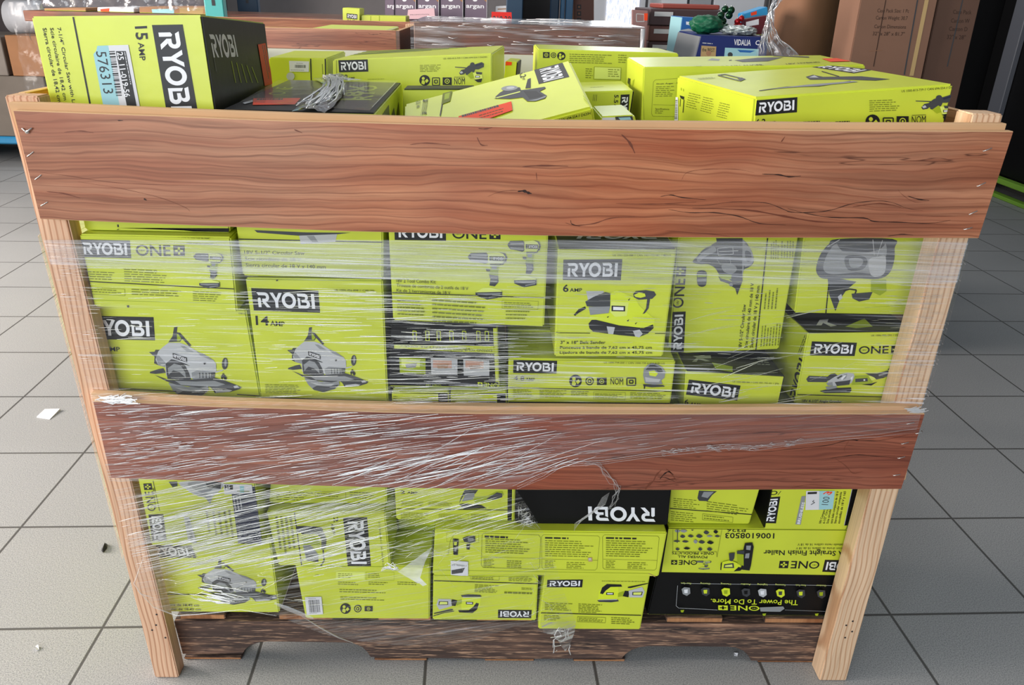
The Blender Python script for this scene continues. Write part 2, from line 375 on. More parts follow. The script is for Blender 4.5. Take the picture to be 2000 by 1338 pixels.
# ------------------------------------------------------------------ printed tool pictures (unit square, y up)
def ell(cx, cy, rx, ry, n=18): return arc(cx, cy, rx, ry, 0, 360-360/n, n-1)
def U(x0, y0, x1, y1): return lambda *p: [((x-x0)/(x1-x0), (y1-y)/(y1-y0)) for x, y in p]
def mini_logo(u, a, b, c):
    (ax, ay), (bx, by), (cx, cy) = u(a, b, c); f = lambda x, y: (ax+(bx-ax)*x+(cx-ax)*(1-y), ay+(by-ay)*x+(cy-ay)*(1-y))
    return [([[f(x, y) for x, y in rect(0, 0, 1, 1)]], INK), ([[f(.07+.86*x, .18+.64*y) for x, y in p] for p in LOGO], WHITE)]
def a_saw():
    u = U(50, 90, 1060, 840)
    return [([u((255, 252), (300, 190), (315, 100), (350, 95), (345, 150), (380, 155), (502, 282), (480, 292), (400, 215), (382, 245), (330, 247))], DGREY), ([u((345, 165), (362, 168), (392, 212), (375, 238), (350, 238))], OLIVE),
     ([u((50, 355), (110, 350), (120, 330), (170, 330), (150, 370), (125, 400), (150, 490), (105, 470), (110, 400)), u((60, 560), (150, 530), (205, 520), (230, 570), (120, 582), (60, 575))], DGREY),
     ([u((150, 345), (200, 300), (260, 255), (380, 255), (470, 285), (560, 340), (640, 370), (740, 430), (770, 470), (775, 540), (740, 610), (480, 625), (330, 640), (235, 600), (225, 510), (150, 490), (120, 430))], LGREY),
     ([u((125, 400), (150, 380), (235, 470), (225, 510), (150, 490))], GREY), ([u((385, 285), (430, 290), (530, 348), (450, 342)), u((560, 345), (640, 372), (745, 432), (700, 425), (600, 385))], GREY),
     ([u((230, 470), (290, 425), (370, 445), (440, 490), (480, 560), (505, 635), (430, 652), (250, 632), (238, 560))], DGREY), ([u((252, 520), (320, 470), (390, 490), (440, 560), (450, 620), (380, 560), (310, 540), (262, 590))], GREY), ([u((300, 425), (390, 452), (490, 490), (470, 492), (380, 462))], INK),
     ([u((510, 565), (560, 540), (765, 555), (755, 625), (600, 645), (520, 632))], GREY), ([u((x, 562), (x+12, 562), (x+16, 618), (x+4, 620)) for x in (590, 625, 660, 695)], DGREY), ([u((715, 560), (765, 555), (760, 610), (720, 612))], DGREY),
     ([u(*ell(865, 465, 32, 62))], DGREY), ([u(*ell(872, 455, 12, 42))], GREY), ([u((735, 490), (770, 478), (772, 512), (742, 524)), u((760, 548), (850, 528), (845, 540), (770, 562))], LGREY), ([u(*ell(648, 463, 12, 12))], INK),
     ([u((260, 670), (350, 690), (470, 715), (690, 700), (700, 750), (640, 800), (500, 838), (380, 812), (310, 750))], GREY), ([u((360, 790), (420, 760), (560, 770), (690, 745), (640, 800), (500, 838), (380, 812))], DGREY), ([u((330, 720), (500, 745), (640, 735), (600, 760), (420, 755))], LGREY),
     ([u((110, 590), (250, 640), (400, 645), (760, 612), (860, 640), (1000, 690), (1055, 712), (1040, 732), (930, 765), (770, 778), (730, 722), (690, 702), (600, 722), (350, 692), (240, 655))], DGREY), ([u((330, 648), (560, 655), (760, 645), (880, 682), (800, 702), (600, 700), (400, 690))], GREY), ([u((770, 750), (900, 735), (960, 745), (930, 762), (780, 772)), u((968, 702), (1008, 690), (1032, 714), (982, 722))], LGREY),
     ([u((828, 600), (850, 562), (892, 612), (885, 640), (868, 632), (852, 602), (842, 640))], INK)] + mini_logo(u, (305, 358), (455, 405), (310, 408))
def a_drill():
    u = U(80, 230, 550, 800)
    return [([u((80, 290), (115, 250), (300, 245), (318, 270), (318, 360), (290, 375), (115, 345), (85, 312))], DGREY), ([u((120, 275), (300, 268), (312, 290), (120, 295)), u((118, 325), (310, 335), (300, 352), (120, 338))], GREY),
     ([u((318, 255), (460, 235), (530, 255), (548, 300), (535, 360), (480, 376), (318, 372))], PALE), ([u((440, 236), (525, 250), (550, 300), (532, 356), (490, 374), (518, 330), (524, 290), (500, 258))], DGREY), ([u((340, 372), (512, 370), (500, 386), (420, 392), (345, 386))], DGREY),
     ([u((335, 285), (365, 283), (365, 335), (335, 338))], DGREY), ([u((290, 430), (345, 438), (342, 468), (300, 465))], DGREY), ([u((340, 388), (452, 384), (440, 450), (436, 520), (330, 505), (350, 440))], OLIVE), ([u((360, 400), (430, 396), (420, 440), (365, 440))], GREY),
     ([u((330, 500), (440, 515), (446, 590), (400, 642), (335, 632), (348, 560))], DGREY), ([u((350, 530), (430, 535), (432, 548), (350, 545)), u((352, 570), (432, 575), (425, 590), (350, 585))], GREY),
     ([u((255, 662), (350, 655), (480, 690), (490, 712), (165, 716))], PALE), ([u((165, 716), (490, 705), (490, 772), (310, 802), (170, 756))], DGREY), ([u((190, 728), (470, 722), (470, 735), (300, 748), (190, 740)), u((330, 770), (470, 750), (470, 760), (330, 785))], GREY)] + mini_logo(u, (370, 284), (512, 286), (370, 336))
def a_belt():
    return [([[(0, .48), (.06, .60), (.14, .66), (.15, .61), (.06, .52), (.02, .46)]], INK),
     ([[(.15, .98), (.36, .98), (.36, .82), (.18, .74)]], LGREY), ([[(.14, .76), (.24, .86), (.38, .96), (.5, .90), (.48, .64), (.16, .66)]], DGREY), ([[(.18, .65), (.44, .66), (.42, .52), (.2, .48)]], GREY),
     ([[(.44, .94), (.52, 1), (.62, .92), (.74, .84), (.78, .70), (.86, .56), (.98, .40), (.98, .26), (.70, .16), (.30, .32), (.18, .40), (.2, .47), (.44, .52)]], YELL),
     ([[(.45, .76), (.66, .74), (.64, .46), (.5, .44), (.44, .54)]], PALE), ([[(.455, .68), (.62, .67), (.62, .555), (.455, .56)]], INK), ([[(.475, .655), (.60, .645), (.60, .58), (.475, .585)]], WHITE),
     ([[(.71, .92), (.74, .98), (.86, 1), (.96, .97), (.985, .90), (.94, .82), (.78, .80), (.72, .85)]], DGREY), ([[(.72, .90), (.78, .95), (.85, .93), (.86, .87), (.80, .84), (.74, .86)]], YELL),
     ([[(.88, .82), (.915, .82), (.90, .62), (.86, .52), (.83, .50), (.87, .62)]], DGREY),
     ([[(.18, .30), (.22, .38), (.27, .38), (.55, .26), (.85, .20), (.96, .28), (.97, .20), (.90, .08), (.80, .01), (.55, .05), (.24, .12), (.19, .2)]], INK),
     ([[(.40, .24), (.50, .22), (.48, .07), (.42, .08)], [(.72, .14), (.80, .17), (.84, .08), (.80, 0), (.75, .02)]], LGREY),
     ([[(.64, .36), (.67, .39), (.66, .34)], [(.4, .44), (.43, .46), (.41, .42)], [(.74, .30), (.77, .33), (.75, .28)], [(.65, .8), (.68, .84), (.66, .78)]], INK)]
def a_jig():
    return [([[(.02, .5), (.05, .75), (.2, .92), (.4, 1), (.6, .96), (.82, .86), (.98, .66), (.94, .42), (.8, .30), (.86, .16), (.5, .12), (.1, .18)]], GREY),
     ([[(.12, .72), (.3, .92), (.5, .93), (.78, .82), (.88, .66), (.72, .62), (.5, .74), (.26, .72)]], DGREY), ([[(.26, .66), (.5, .70), (.66, .58), (.56, .46), (.3, .5)]], YELL),
     ([[(.02, .14), (.9, .12), (.96, .06), (.4, .02), (.04, .06)]], DGREY), ([[(.06, .1), (.12, .1), (.10, -.05), (.06, -.05)]], INK), ([[(.1, .44), (.5, .38), (.78, .36), (.7, .24), (.14, .24)]], LGREY)]
def a_grind():
    u = U(100, 120, 1130, 540)
    return [([u((100, 310), (130, 260), (360, 272), (400, 232), (450, 225), (490, 262), (440, 300), (360, 335), (350, 356), (120, 352))], DGREY), ([u((140, 275), (350, 285), (345, 298), (140, 292))], GREY),
     ([u((365, 340), (440, 280), (520, 232), (600, 215), (680, 226), (692, 272), (660, 362), (600, 400), (520, 390), (450, 412), (360, 400))], LGREY), ([u((450, 352), (600, 330), (645, 318), (632, 392), (480, 412)), u((470, 290), (530, 250), (545, 262), (490, 310))], DGREY), ([u((560, 240), (600, 228), (590, 290), (555, 318))], GREY), ([u((520, 306), (562, 252), (592, 250), (540, 322)), u((640, 292), (672, 262), (662, 330))], WHITE), ([u((345, 370), (420, 350), (430, 410), (365, 405))], GREY),
     ([u((335, 420), (470, 408), (482, 440), (360, 472))], GREY), ([u((350, 470), (480, 440), (650, 432), (660, 452), (340, 480))], INK), ([u((265, 486), (340, 465), (640, 450), (662, 470), (640, 512), (330, 516))], DGREY), ([u((290, 490), (600, 478), (600, 488), (300, 498))], GREY),
     ([u((690, 262), (860, 250), (932, 290), (905, 370), (800, 386), (660, 392))], OLIVE), ([u((700, 302), (850, 290), (856, 340), (702, 352))], DGREY), ([u(*ell(812, 320, 12, 12))], WHITE), ([u((860, 262), (930, 250), (960, 300), (905, 330))], PALE),
     ([u((820, 222), (960, 225), (1090, 180), (1116, 200), (1126, 246), (1040, 292), (960, 312), (932, 282))], DGREY), ([u((980, 240), (1090, 205), (1100, 225), (990, 262))], GREY), ([u((780, 386), (900, 370), (975, 345), (900, 402))], INK), ([u((1090, 165), (1128, 122), (1200, 112), (1205, 120), (1132, 132), (1100, 172))], INK)]
def a_hdrill():
    return [([[(0, .80), (.40, .74), (.40, .69), (0, .76)]], DGREY), ([[(.14, .46), (.22, .62), (.36, .66), (.40, .52), (.30, .38), (.18, .36)]], DGREY), ([[(.16, .5), (.24, .56), (.28, .46), (.2, .42)]], LGREY),
     ([[(.32, .64), (.46, .82), (.58, .90), (.74, .80), (.66, .50), (.50, .30), (.38, .36)]], DGREY), ([ell(.60, .88, .08, .12)], DGREY), ([[(.62, .86), (.92, 1), (1, .92), (.99, .74), (.80, .62), (.64, .64)]], DGREY), ([[(.70, .84), (.92, .94), (.94, .88), (.72, .78)]], NAVY),
     ([[(.42, .34), (.58, .52), (.66, .42), (.66, .20), (.54, .14)]], OLIVE), ([[(.62, .46), (.92, .42), (.96, .1), (.70, .05), (.66, .2)]], PALE), ([[(.72, .50), (.94, .46), (.92, .34), (.74, .36)]], DGREY), ([[(.7, .30), (.86, .29), (.86, .18), (.70, .18)]], INK), ([[(.72, .27), (.84, .265), (.84, .205), (.72, .205)]], WHITE), ([[(.66, .08), (.94, .14), (.90, -.06), (.78, -.06)]], INK)]
def a_palm():
    return [([[(0, .30), (.1, .72), (.36, .80), (.42, 1), (.12, 1), (.02, .5)]], DGREY), ([[(.06, .4), (.14, .82), (.34, .84), (.34, .5)]], GREY), ([[(.30, .62), (.62, .66), (.82, .9), (.96, .92), (1, .72), (.84, .5), (.6, .36), (.36, .3)]], OLIVE),
     ([[(.6, .52), (.84, .86), (.96, .80), (.96, .6), (.78, .48)]], DGREY), ([[(0, .26), (.1, .3), (.5, .2), (.62, .02), (.1, 0)]], INK)]
def a_bagsander():
    """detail sander pointing left with a dust bag on the right"""
    return [([[(.02, .12), (.04, .60), (.16, .92), (.30, .98), (.44, .90), (.46, .46), (.42, .14)]], YELL), ([[(.06, .48), (.10, .80), (.2, 1), (.50, .98), (.52, .86), (.28, .84), (.18, .64), (.12, .44)]], INK),
     ([[(.19, .54), (.35, .54), (.35, .40), (.19, .40)]], INK), ([[(.21, .50), (.33, .50), (.33, .44), (.21, .44)]], WHITE), ([[(.44, .5), (.56, .62), (.56, .34), (.44, .3)]], OLIVE), ([[(.54, .34), (.58, .64), (.68, .62), (.66, .28)]], INK),
     ([[(.66, .64), (.94, .86), (1, .6), (.96, .28), (.68, .28)]], LGREY), ([[(.74, .58), (.96, .60), (.94, .40), (.74, .40)]], INK), ([[(.76, .55), (.94, .57), (.92, .43), (.76, .43)]], PALE),
     ([[(0, .10), (.44, .14), (.46, .06), (.3, 0), (.04, .02)]], DGREY), ([[(.04, .15), (.42, .18), (.42, .14), (.02, .12)]], LGREY), ([[(.64, .86), (1.06, 1.08), (1.06, 1.04), (.70, .80), (.64, .80)]], INK)]
def a_nailer():
    return [([[(.74, .98), (.96, 1), (1, .85), (.92, .2), (.88, .02), (.62, .06), (.66, .3), (.70, .8)]], INK), ([[(.78, .9), (.92, .9), (.9, .74), (.78, .76)], [(.76, .62), (.88, .64), (.86, .46), (.74, .46)]], GREY),
     ([[(.02, .06), (.0, .2), (.08, .34), (.3, .40), (.5, .30), (.62, .2), (.58, .02), (.2, 0)]], YELL), ([[(.1, .12), (.12, .26), (.4, .3), (.42, .12)]], DGREY), ([[(.14, .16), (.15, .22), (.36, .25), (.37, .16)]], PALE), ([[(0, .06), (.03, .05), (.06, .32), (.02, .3)], [(.4, .0), (.6, .02), (.68, .1), (.55, .16)]], INK),
     ([[(.26, .64), (.44, .66), (.42, .46), (.36, .36), (.28, .38)]], DGREY), ([[(.50, .62), (.70, .60), (.70, .2), (.52, .26)]], OLIVE), ([[(.5, .72), (.72, .74), (.72, .62), (.5, .62)]], DGREY)]
def a_angle():
    """the drill on the tilted lid"""
    return [([[(.66, .96), (.72, 1), (.70, .60), (.60, .60)]], INK), ([[(.02, .36), (.12, .52), (.30, .70), (.50, .66), (.52, .54), (.34, .46), (.06, .34)]], DGREY), ([ell(.3, .66, .16, .10)], GREY), ([ell(.32, .67, .08, .05)], LGREY),
     ([[(0, .30), (.1, .36), (.5, .54), (.72, .56), (.96, .60), (.98, .54), (.86, .44), (.98, .26), (.94, .16), (.76, .08), (.62, .10), (.54, .26), (.3, .24)]], DGREY), ([[(.56, .5), (.8, .46), (.92, .24), (.66, .18)]], INK), ([[(.62, .12), (.78, .10), (.95, .2), (.97, .26), (.8, .16)]], GREY), ([[(.04, .33), (.5, .5), (.5, .46), (.06, .30)]], PALE)]
ART = dict(saw=a_saw, drill=a_drill, belt=a_belt, jig=a_jig, grind=a_grind, hdrill=a_hdrill, palm=a_palm, bag=a_bagsander, nailer=a_nailer, angle=a_angle)

MIDTOP = [(182, 784), (285, 787), (414, 794), (560, 798), (751, 805), (960, 808), (1360, 808.5), (1806, 808.5)]; MIDBOT = [(217, 934), (369, 939), (540, 947), (769, 953), (1020, 957), (1309, 957.5), (1760, 955.5)]; MIDSTRIP = [(178, 768), (250, 771), (351, 778), (452, 783), (560, 786), (769, 791), (960, 794), (1360, 796.5), (1796, 793.6)]
TOPTOP = [(26, 215.5), (313, 226), (522, 235), (700, 239), (1026, 248.5), (1340, 252), (1640, 255), (1979, 256.5)]; TOPBOT = [(79, 428), (366, 440), (680, 452), (1026, 460), (1330, 464), (1911, 465.5)]; TOPSTRIP = [(16, 200), (99, 201.5), (272, 210), (418, 216), (680, 225), (1026, 235.5), (1340, 238), (1666, 241), (1966, 241.5)]
def interp(tab, x):
    if x <= tab[0][0]: return tab[0][1]
    for (a, va), (b, vb) in zip(tab, tab[1:]):
        if x <= b: return va+(vb-va)*(x-a)/(b-a)
    return tab[-1][1]
# ------------------------------------------------------------------ cartons
class Carton:
    def __init__(s, label, px, Y, d, group='tool cartons in the crate', top=None, bot=None, mats=None, xmin=None, xmax=None, name='tool_carton', cat='box', world=None, bevel=.0022):
        Ys = Y if isinstance(Y, (list, tuple)) else [Y]*4
        c = [Vector(q) for q in world] if world else [at(*P(q), y) for q, y in zip(px, Ys)]     # TL TR BR BL
        def ext(a, b, z): return b + (a-b)*((z-b.z)/(a.z-b.z))
        if top is not None: c[0], c[1] = ext(c[0], c[3], top), ext(c[1], c[2], top)
        if bot is not None: c[3], c[2] = ext(c[3], c[0], bot), ext(c[2], c[1], bot)
        if xmax is not None:
            for i, j in ((1, 0), (2, 3)):
                if c[i].x > xmax: c[i] = c[j] + (c[i]-c[j])*((xmax-c[j].x)/(c[i].x-c[j].x))
        if xmin is not None:
            for i, j in ((0, 1), (3, 2)):
                if c[i].x < xmin: c[i] = c[j] + (c[i]-c[j])*((xmin-c[j].x)/(c[i].x-c[j].x))
        d = Vector(d) if isinstance(d, (tuple, Vector)) else Vector((0, d, 0))
        s.c = c; s.d = d; s.b = [q+d for q in c]; s.mb = MB(); s.label = label; s.group = group; s.name = name; s.cat = cat; s.parts = []
        m = dict(front=LIME, back=LIME, left=LIME, right=LIME, top=LIME, bottom=LIME); m.update(mats or {})
        s.mb.prism(c, s.b, [m[k] for k in ('front', 'back', 'left', 'right', 'top', 'bottom')], bevel)
        s.front = Face(s.mb, c[0], (c[1]-c[0]).cross(c[3]-c[0]))
        n = (c[1]-c[0]).cross(c[3]-c[0]).normalized(); cen = (c[0]+c[2])/2
        s.front.p = cen; s.front.n = n if n.dot(d) < 0 else -n
        s.front.bound(c)
        # a warped corner set keeps its ink in front of the face
        s.front.k += max(0, max((q-cen).dot(s.front.n) for q in c))
    def side(s, which):
        a, b = dict(right=(1, 2), left=(0, 3), top=(0, 1))[which]; n = (s.c[b]-s.c[a]).cross(s.d).normalized()
        f = Face(s.mb, (s.c[a]+s.c[b])/2+s.d/2, n); o = {'right': s.c[0]-s.c[1], 'left': s.c[1]-s.c[0], 'top': s.c[3]-s.c[0]}[which]
        f.n = n if n.dot(o) < 0 else -n; return f.bound([s.c[a], s.c[b], s.c[b]+s.d, s.c[a]+s.d])
    def sticker(s, name='sticker', face=None):
        f = face or s.front; g = Face(MB(), f.p, f.n); g.n = f.n; g.k = f.k+.0004; g.clip = list(f.clip); s.parts.append((name, g.mb)); return g
    def done(s):
        o = tag(s.mb.build(s.name), s.label, s.cat, s.group)
        for n, mb in s.parts: mb.build(n, o)
        return o

# ------------------------------------------------------------------ the room
def floor_material():
    t = NT('speckled_floor_tile'); T = .32657; ty = .03116; ox, oy = -.15542, .14499
    mp = t.add('ShaderNodeMapping'); tc = t.add('ShaderNodeTexCoord'); t.lk(tc.outputs['Object'], mp.inputs[0])
    c, s_ = math.cos(-ty), math.sin(-ty); mp.inputs['Scale'].default_value = (1/T, 1/T, 1); mp.inputs['Rotation'].default_value = (0, 0, -ty)
    mp.inputs['Location'].default_value = (-(c*ox-s_*oy)/T, -(s_*ox+c*oy)/T, 0)
    sx = t.add('ShaderNodeSeparateXYZ'); t.lk(mp.outputs[0], sx.inputs[0]); ds = []
    for k in (0, 1):
        f = t.math('FRACT', sx.outputs[k]); ds.append(t.math('MINIMUM', f, t.math('SUBTRACT', 1.0, f)))
    g = t.math('MINIMUM', ds[0], ds[1]); line = t.ramp(g, [(.0065, (1, 1, 1, 1)), (.0115, (0, 0, 0, 1))])
    wn = t.add('ShaderNodeTexWhiteNoise'); fl = t.add('ShaderNodeVectorMath', operation='FLOOR'); t.lk(mp.outputs[0], fl.inputs[0]); t.lk(fl.outputs[0], wn.inputs[0])
    sp = t.noise(tc.outputs['Object'], 420, 2, .7); sp2 = t.noise(tc.outputs['Object'], 5, 4)
    base = t.ramp(sp, [(.36, lin('#6f7173')), (.47, lin('#9a9a99')), (.60, lin('#a3a3a2')), (.70, lin('#c4c3c0'))])
    base = t.mix(t.math('MULTIPLY', wn.outputs[0], .10), base, lin('#8d9092'))
    base = t.mix(t.math('MULTIPLY', sp2, .25), base, lin('#8e8c88'))
    t.lk(t.mix(line, base, lin('#4d4b48')), t.b.inputs['Base Color'])
    t.lk(t.ramp(sp2, [(.3, (.40, .40, .40, 1)), (.7, (.55, .55, .55, 1))]), t.b.inputs['Roughness']); t.b.inputs['Specular IOR Level'].default_value = .5
    t.lk(t.bump(t.math('SUBTRACT', 1.0, line), .4, .002), t.b.inputs['Normal']); return t.m
m = MB(); m.poly([(-7, -5, 0), (7, -5, 0), (7, 7.2, 0), (-7, 7.2, 0)], floor_material()); fl = m.build('floor', origin=(0, 0, 0)); tag(fl, kind='structure')

# ------------------------------------------------------------------ the wooden crate on its pallet
crate = empty('wooden_crate', (0, .5, 0), 'large nearest crate of cherry laminate rails and pine posts, full of lime cartons', 'crate')
def bar(name, front4, y0, y1, mats, parent, bevel=.001):
    mb = MB(); a = [Vector((p[0], y0, p[1])) for p in front4]; b = [Vector((p[0], y1, p[1])) for p in front4]
    mb.prism(a, b, mats if isinstance(mats, list) else [mats]*6, bevel); return mb.build(name, parent)
def pxq(q, Y): return [(at(x, y, Y).x, at(x, y, Y).z) for x, y in q]
E6 = lambda f, e: [f, e, e, e, e, e]
# posts
for y0 in (0.0, 1.012):
    bar('post', [(-.682, 1.045), (-.638, 1.045), (-.611, 0), (-.655, 0)], y0, y0+.030, PINE, crate, .002)
    bar('post', [(.612, 1.052), (.655, 1.052), (.655, 0), (.602, 0)], y0, y0+.040, PINEP, crate, .002)
DARKW = flat('dark_grain_crack', '#2e1913', .5, .3); TONEW = flat('dark_grain_tone', '#6b3a29', .4, .3)
def board(name, top, bot, y0, y1, mats, cracks=()):
    mb = MB(); N = 40; fr = []
    for i in range(N+1):
        s = i/N; xt = top[0][0]+s*(top[-1][0]-top[0][0]); xb = bot[0][0]+s*(bot[-1][0]-bot[0][0]); fr.append((at(xt, interp(top, xt), y0), at(xb, interp(bot, xb), y0)))
    k = [y1-y0, .0012]; dy = Vector((0, y1-y0, 0)); e = Vector((0, .0008, 0)); lip = .0008
    ft = [a+Vector((0, 0, -lip)) for a, b in fr]; fb = [b+Vector((0, 0, lip)) for a, b in fr]; tt = [a+e for a, b in fr]; tb_ = [b+e for a, b in fr]; kt = [a+dy for a, b in fr]; kb = [b+dy for a, b in fr]
    def strip(A, B, m, flip=False):
        for i in range(N): q = [A[i], A[i+1], B[i+1], B[i]]; mb.poly(q[::-1] if flip else q, m)
    strip(ft, fb, mats[0], True); strip(ft, tt, mats[1]); strip(tt, kt, mats[1]); strip(fb, tb_, mats[1], True); strip(tb_, kb, mats[1], True); strip(kt, kb, mats[1])
    for j in (0, N): mb.poly([ft[j], fb[j], tb_[j], kb[j], kt[j], tt[j]], mats[1])
    f = Face(mb, Vector((0, y0, .5)), Vector((0, -1, 0)))
    for cr_, pts, wd, m in cracks:
        crop(*cr_); o = []
        for i in range(len(pts)-1):
            a, b, c_, d_ = pts[max(0, i-1)], pts[i], pts[i+1], pts[min(len(pts)-1, i+2)]
            for k_ in range(4):
                t_ = k_/4; o.append(tuple(.5*(2*b[q]+(c_[q]-a[q])*t_+(2*a[q]-5*b[q]+4*c_[q]-d_[q])*t_*t_+(3*b[q]-a[q]-3*c_[q]+d_[q])*t_**3) for q in (0, 1)))
        pts = o+[pts[-1]]; wd *= .82; n = len(pts); up, dn = [], []
        for i, p in enumerate(pts):
            a, b = pts[max(0, i-1)], pts[min(n-1, i+1)]; dx, dyy = b[0]-a[0], b[1]-a[1]; l = math.hypot(dx, dyy) or 1; w_ = wd*(.18+.82*math.sin(math.pi*(i+.25)/(n-.5)))*(.8+.3*math.sin(i*1.7))/2; up.append((p[0]-dyy/l*w_, p[1]+dx/l*w_)); dn.append((p[0]+dyy/l*w_, p[1]-dx/l*w_))
        for i in range(n-1): f.put([f.w(q) for q in (up[i], up[i+1], dn[i+1], dn[i])], m)
    return mb.build(name, crate)
cA, cB, cC, c3, c4 = (0, 180, .5224), (660, 200, .5224), (1300, 200, .5224), (960, 760, .2985), (1360, 760, .3731)
TC = [(cC, ((0, 380), (140, 385), (250, 372), (370, 375), (430, 395), (470, 410), (550, 411), (620, 402), (700, 378), (790, 368), (850, 375), (900, 395), (960, 405)), 3.5, DARKW), (cC, ((455, 396), (530, 416), (620, 430), (740, 432), (780, 445), (880, 448), (985, 452), (1065, 440)), 5, DARKW), (cC, ((10, 400), (90, 412), (180, 412), (270, 425), (350, 452), (450, 458)), 4.5, DARKW), (cC, ((360, 268), (420, 270), (460, 278), (505, 275)), 7, DARKW), (cC, ((905, 350), (945, 362), (985, 366)), 6, DARKW), (cC, ((868, 325), (885, 345), (930, 372), (985, 368)), 2, TONEW), (cC, ((830, 500), (880, 493), (925, 496)), 4, DARKW), (cC, ((-20, 352), (20, 346), (60, 355), (150, 364)), 5, DARKW), (cC, ((0, 480), (150, 490), (240, 501)), 4, TONEW), (cC, ((432, 148), (446, 128)), 6, TONEW), (cC, ((60, 290), (80, 262), (150, 250), (260, 250), (330, 262)), 2.5, TONEW), (cC, ((100, 395), (300, 402), (440, 425), (560, 445), (700, 450)), 9, TONEW), (cC, ((700, 390), (800, 378), (880, 392)), 6, TONEW), (cC, ((900, 420), (1000, 425), (1150, 424)), 3, TONEW),
 (cB, ((672, 333), (695, 331), (712, 338), (724, 341)), 14, DARKW), (cB, ((560, 352), (600, 336), (650, 328), (690, 331)), 2.5, TONEW), (cB, ((850, 450), (890, 460), (960, 452), (1020, 433), (1110, 428)), 5, TONEW), (cB, ((870, 440), (875, 455), (905, 463)), 4, DARKW), (cB, ((1040, 378), (1150, 380), (1240, 378), (1340, 372)), 4, TONEW), (cB, ((525, 97), (550, 99), (577, 94)), 7, TONEW), (cB, ((741, 262), (744, 292)), 4, TONEW), (cB, ((690, 240), (760, 236), (860, 238)), 8, TONEW), (cB, ((270, 158), (330, 152), (420, 160)), 5, TONEW), (cB, ((520, 130), (535, 158), (560, 160)), 6, TONEW), (cB, ((1060, 120), (1090, 150), (1110, 190)), 12, TONEW),
 (cA, ((175, 372), (235, 378), (300, 396)), 6, TONEW), (cA, ((150, 300), (250, 312), (400, 335), (560, 345), (820, 350)), 2.5, TONEW), (cA, ((538, 398), (548, 404)), 9, DARKW), (cA, ((440, 106), (460, 106)), 5, DARKW), (cA, ((290, 335), (450, 360), (600, 395), (690, 430), (710, 445)), 2, TONEW), (cA, ((240, 150), (300, 145), (350, 152)), 5, TONEW), (cA, ((1100, 140), (1130, 152)), 7, TONEW)]
MC = [(c4, ((150, 326), (350, 328), (480, 315), (680, 295), (770, 272), (832, 265), (930, 270), (1000, 263), (1110, 238)), 4, DARKW), (c4, ((700, 362), (780, 350), (850, 344), (940, 351), (1060, 362)), 4.5, DARKW), (c4, ((800, 268), (775, 310), (780, 330)), 3, TONEW), (c4, ((720, 358), (780, 400), (820, 440), (870, 430)), 5, TONEW), (c4, ((500, 515), (600, 500), (760, 512)), 4, TONEW), (c4, ((820, 264), (838, 268), (850, 264)), 8, DARKW), (c4, ((200, 440), (400, 432), (560, 445), (700, 440)), 3, TONEW),
 (c3, ((1060, 600), (1080, 560), (1110, 530)), 14, TONEW), (c3, ((1100, 590), (1130, 555), (1160, 540), (1190, 560)), 12, DARKW), (c3, ((1060, 605), (1120, 605), (1170, 590), (1250, 575)), 9, TONEW), (c3, ((1005, 655), (1030, 625), (1062, 600)), 22, TONEW), (c3, ((1140, 520), (1170, 545), (1210, 600)), 9, TONEW), (c3, ((1085, 575), (1140, 580), (1200, 605)), 6, DARKW)]
top_rail = board('rail_board', TOPTOP, TOPBOT, -.024, -.0125, (LAM1, MDF), TC)
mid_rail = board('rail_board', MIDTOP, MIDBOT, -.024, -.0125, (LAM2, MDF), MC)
board('backing_board', TOPSTRIP, [(84, 412), (1026, 445), (1905, 448)], -.0122, -.0005, (MDF, MDF))
board('backing_board', MIDSTRIP, [(215, 920), (1020, 940), (1768, 938)], -.0122, -.0005, (MDF, MDF))
for z0, z1 in ((.886, 1.043), (.45, .594)):
    l = -.6925 if z0 > .7 else -.6795
    for x0, x1 in ((l, l+.0105), (.6555, .664)):
        mb = MB(); mb.box((x0, .05, z0), (x1, 1.053, z1), [MDF, MDF, LAM3, LAM3, MDF, MDF], .001); mb.build('rail_board', crate)
    mb = MB(); mb.prism([(-.68, 1.054, z1), (.66, 1.054, z1), (.66, 1.054, z0), (-.68, 1.054, z0)], [(-.68, 1.066, z1), (.66, 1.066, z1), (.66, 1.066, z0), (-.68, 1.066, z0)], [PALER, LAM3, MDF, MDF, CARDD, MDF], .001); mb.build('rail_board', crate)
# staples and one bent screw in the rail ends
def staple(px, py, ang, Y=-.024, n='staple'):
    p = at(px, py, Y); mb = MB(); u = Vector((math.cos(ang), 0, math.sin(ang)))*.0055
    mb.tube([p-u+Vector((0, .003, 0)), p-u-Vector((0, .0012, 0)), p+u-Vector((0, .0012, 0)), p+u+Vector((0, .003, 0))], .0007, STEEL, 6); mb.build(n, crate)
for q in ((60, 301, .6), (75, 346, .6), (87, 398, .5), (1928, 292, .4), (1900, 415, .5), (1890, 446, .3), (1916, 360, .5), (1778, 826, .3), (1767, 865, .3), (1760, 893, .3), (1751, 927, .2), (1795, 845, .3)): staple(*q)
mb = MB(); p = at(55, 257, -.024); mb.tube([p+Vector((0, .004, 0)), p-Vector((0, .004, 0))], .0022, STEEL, 10); mb.tube([p+Vector((-.006, -.001, .004)), p+Vector((0, -.005, 0)), p+Vector((.007, -.002, .005))], .0011, STEEL, 6); mb.build('screw', crate)
for q in ((-.620, .10), (-.632, .13), (-.627, .155), (-.641, .118), (.630, .11), (.640, .125), (.626, .14), (.636, .15)):
    mb = MB(); mb.tube([(q[0], .003, q[1]), (q[0], -.0006, q[1])], .0018, INK, 8); mb.build('nail_head', crate)
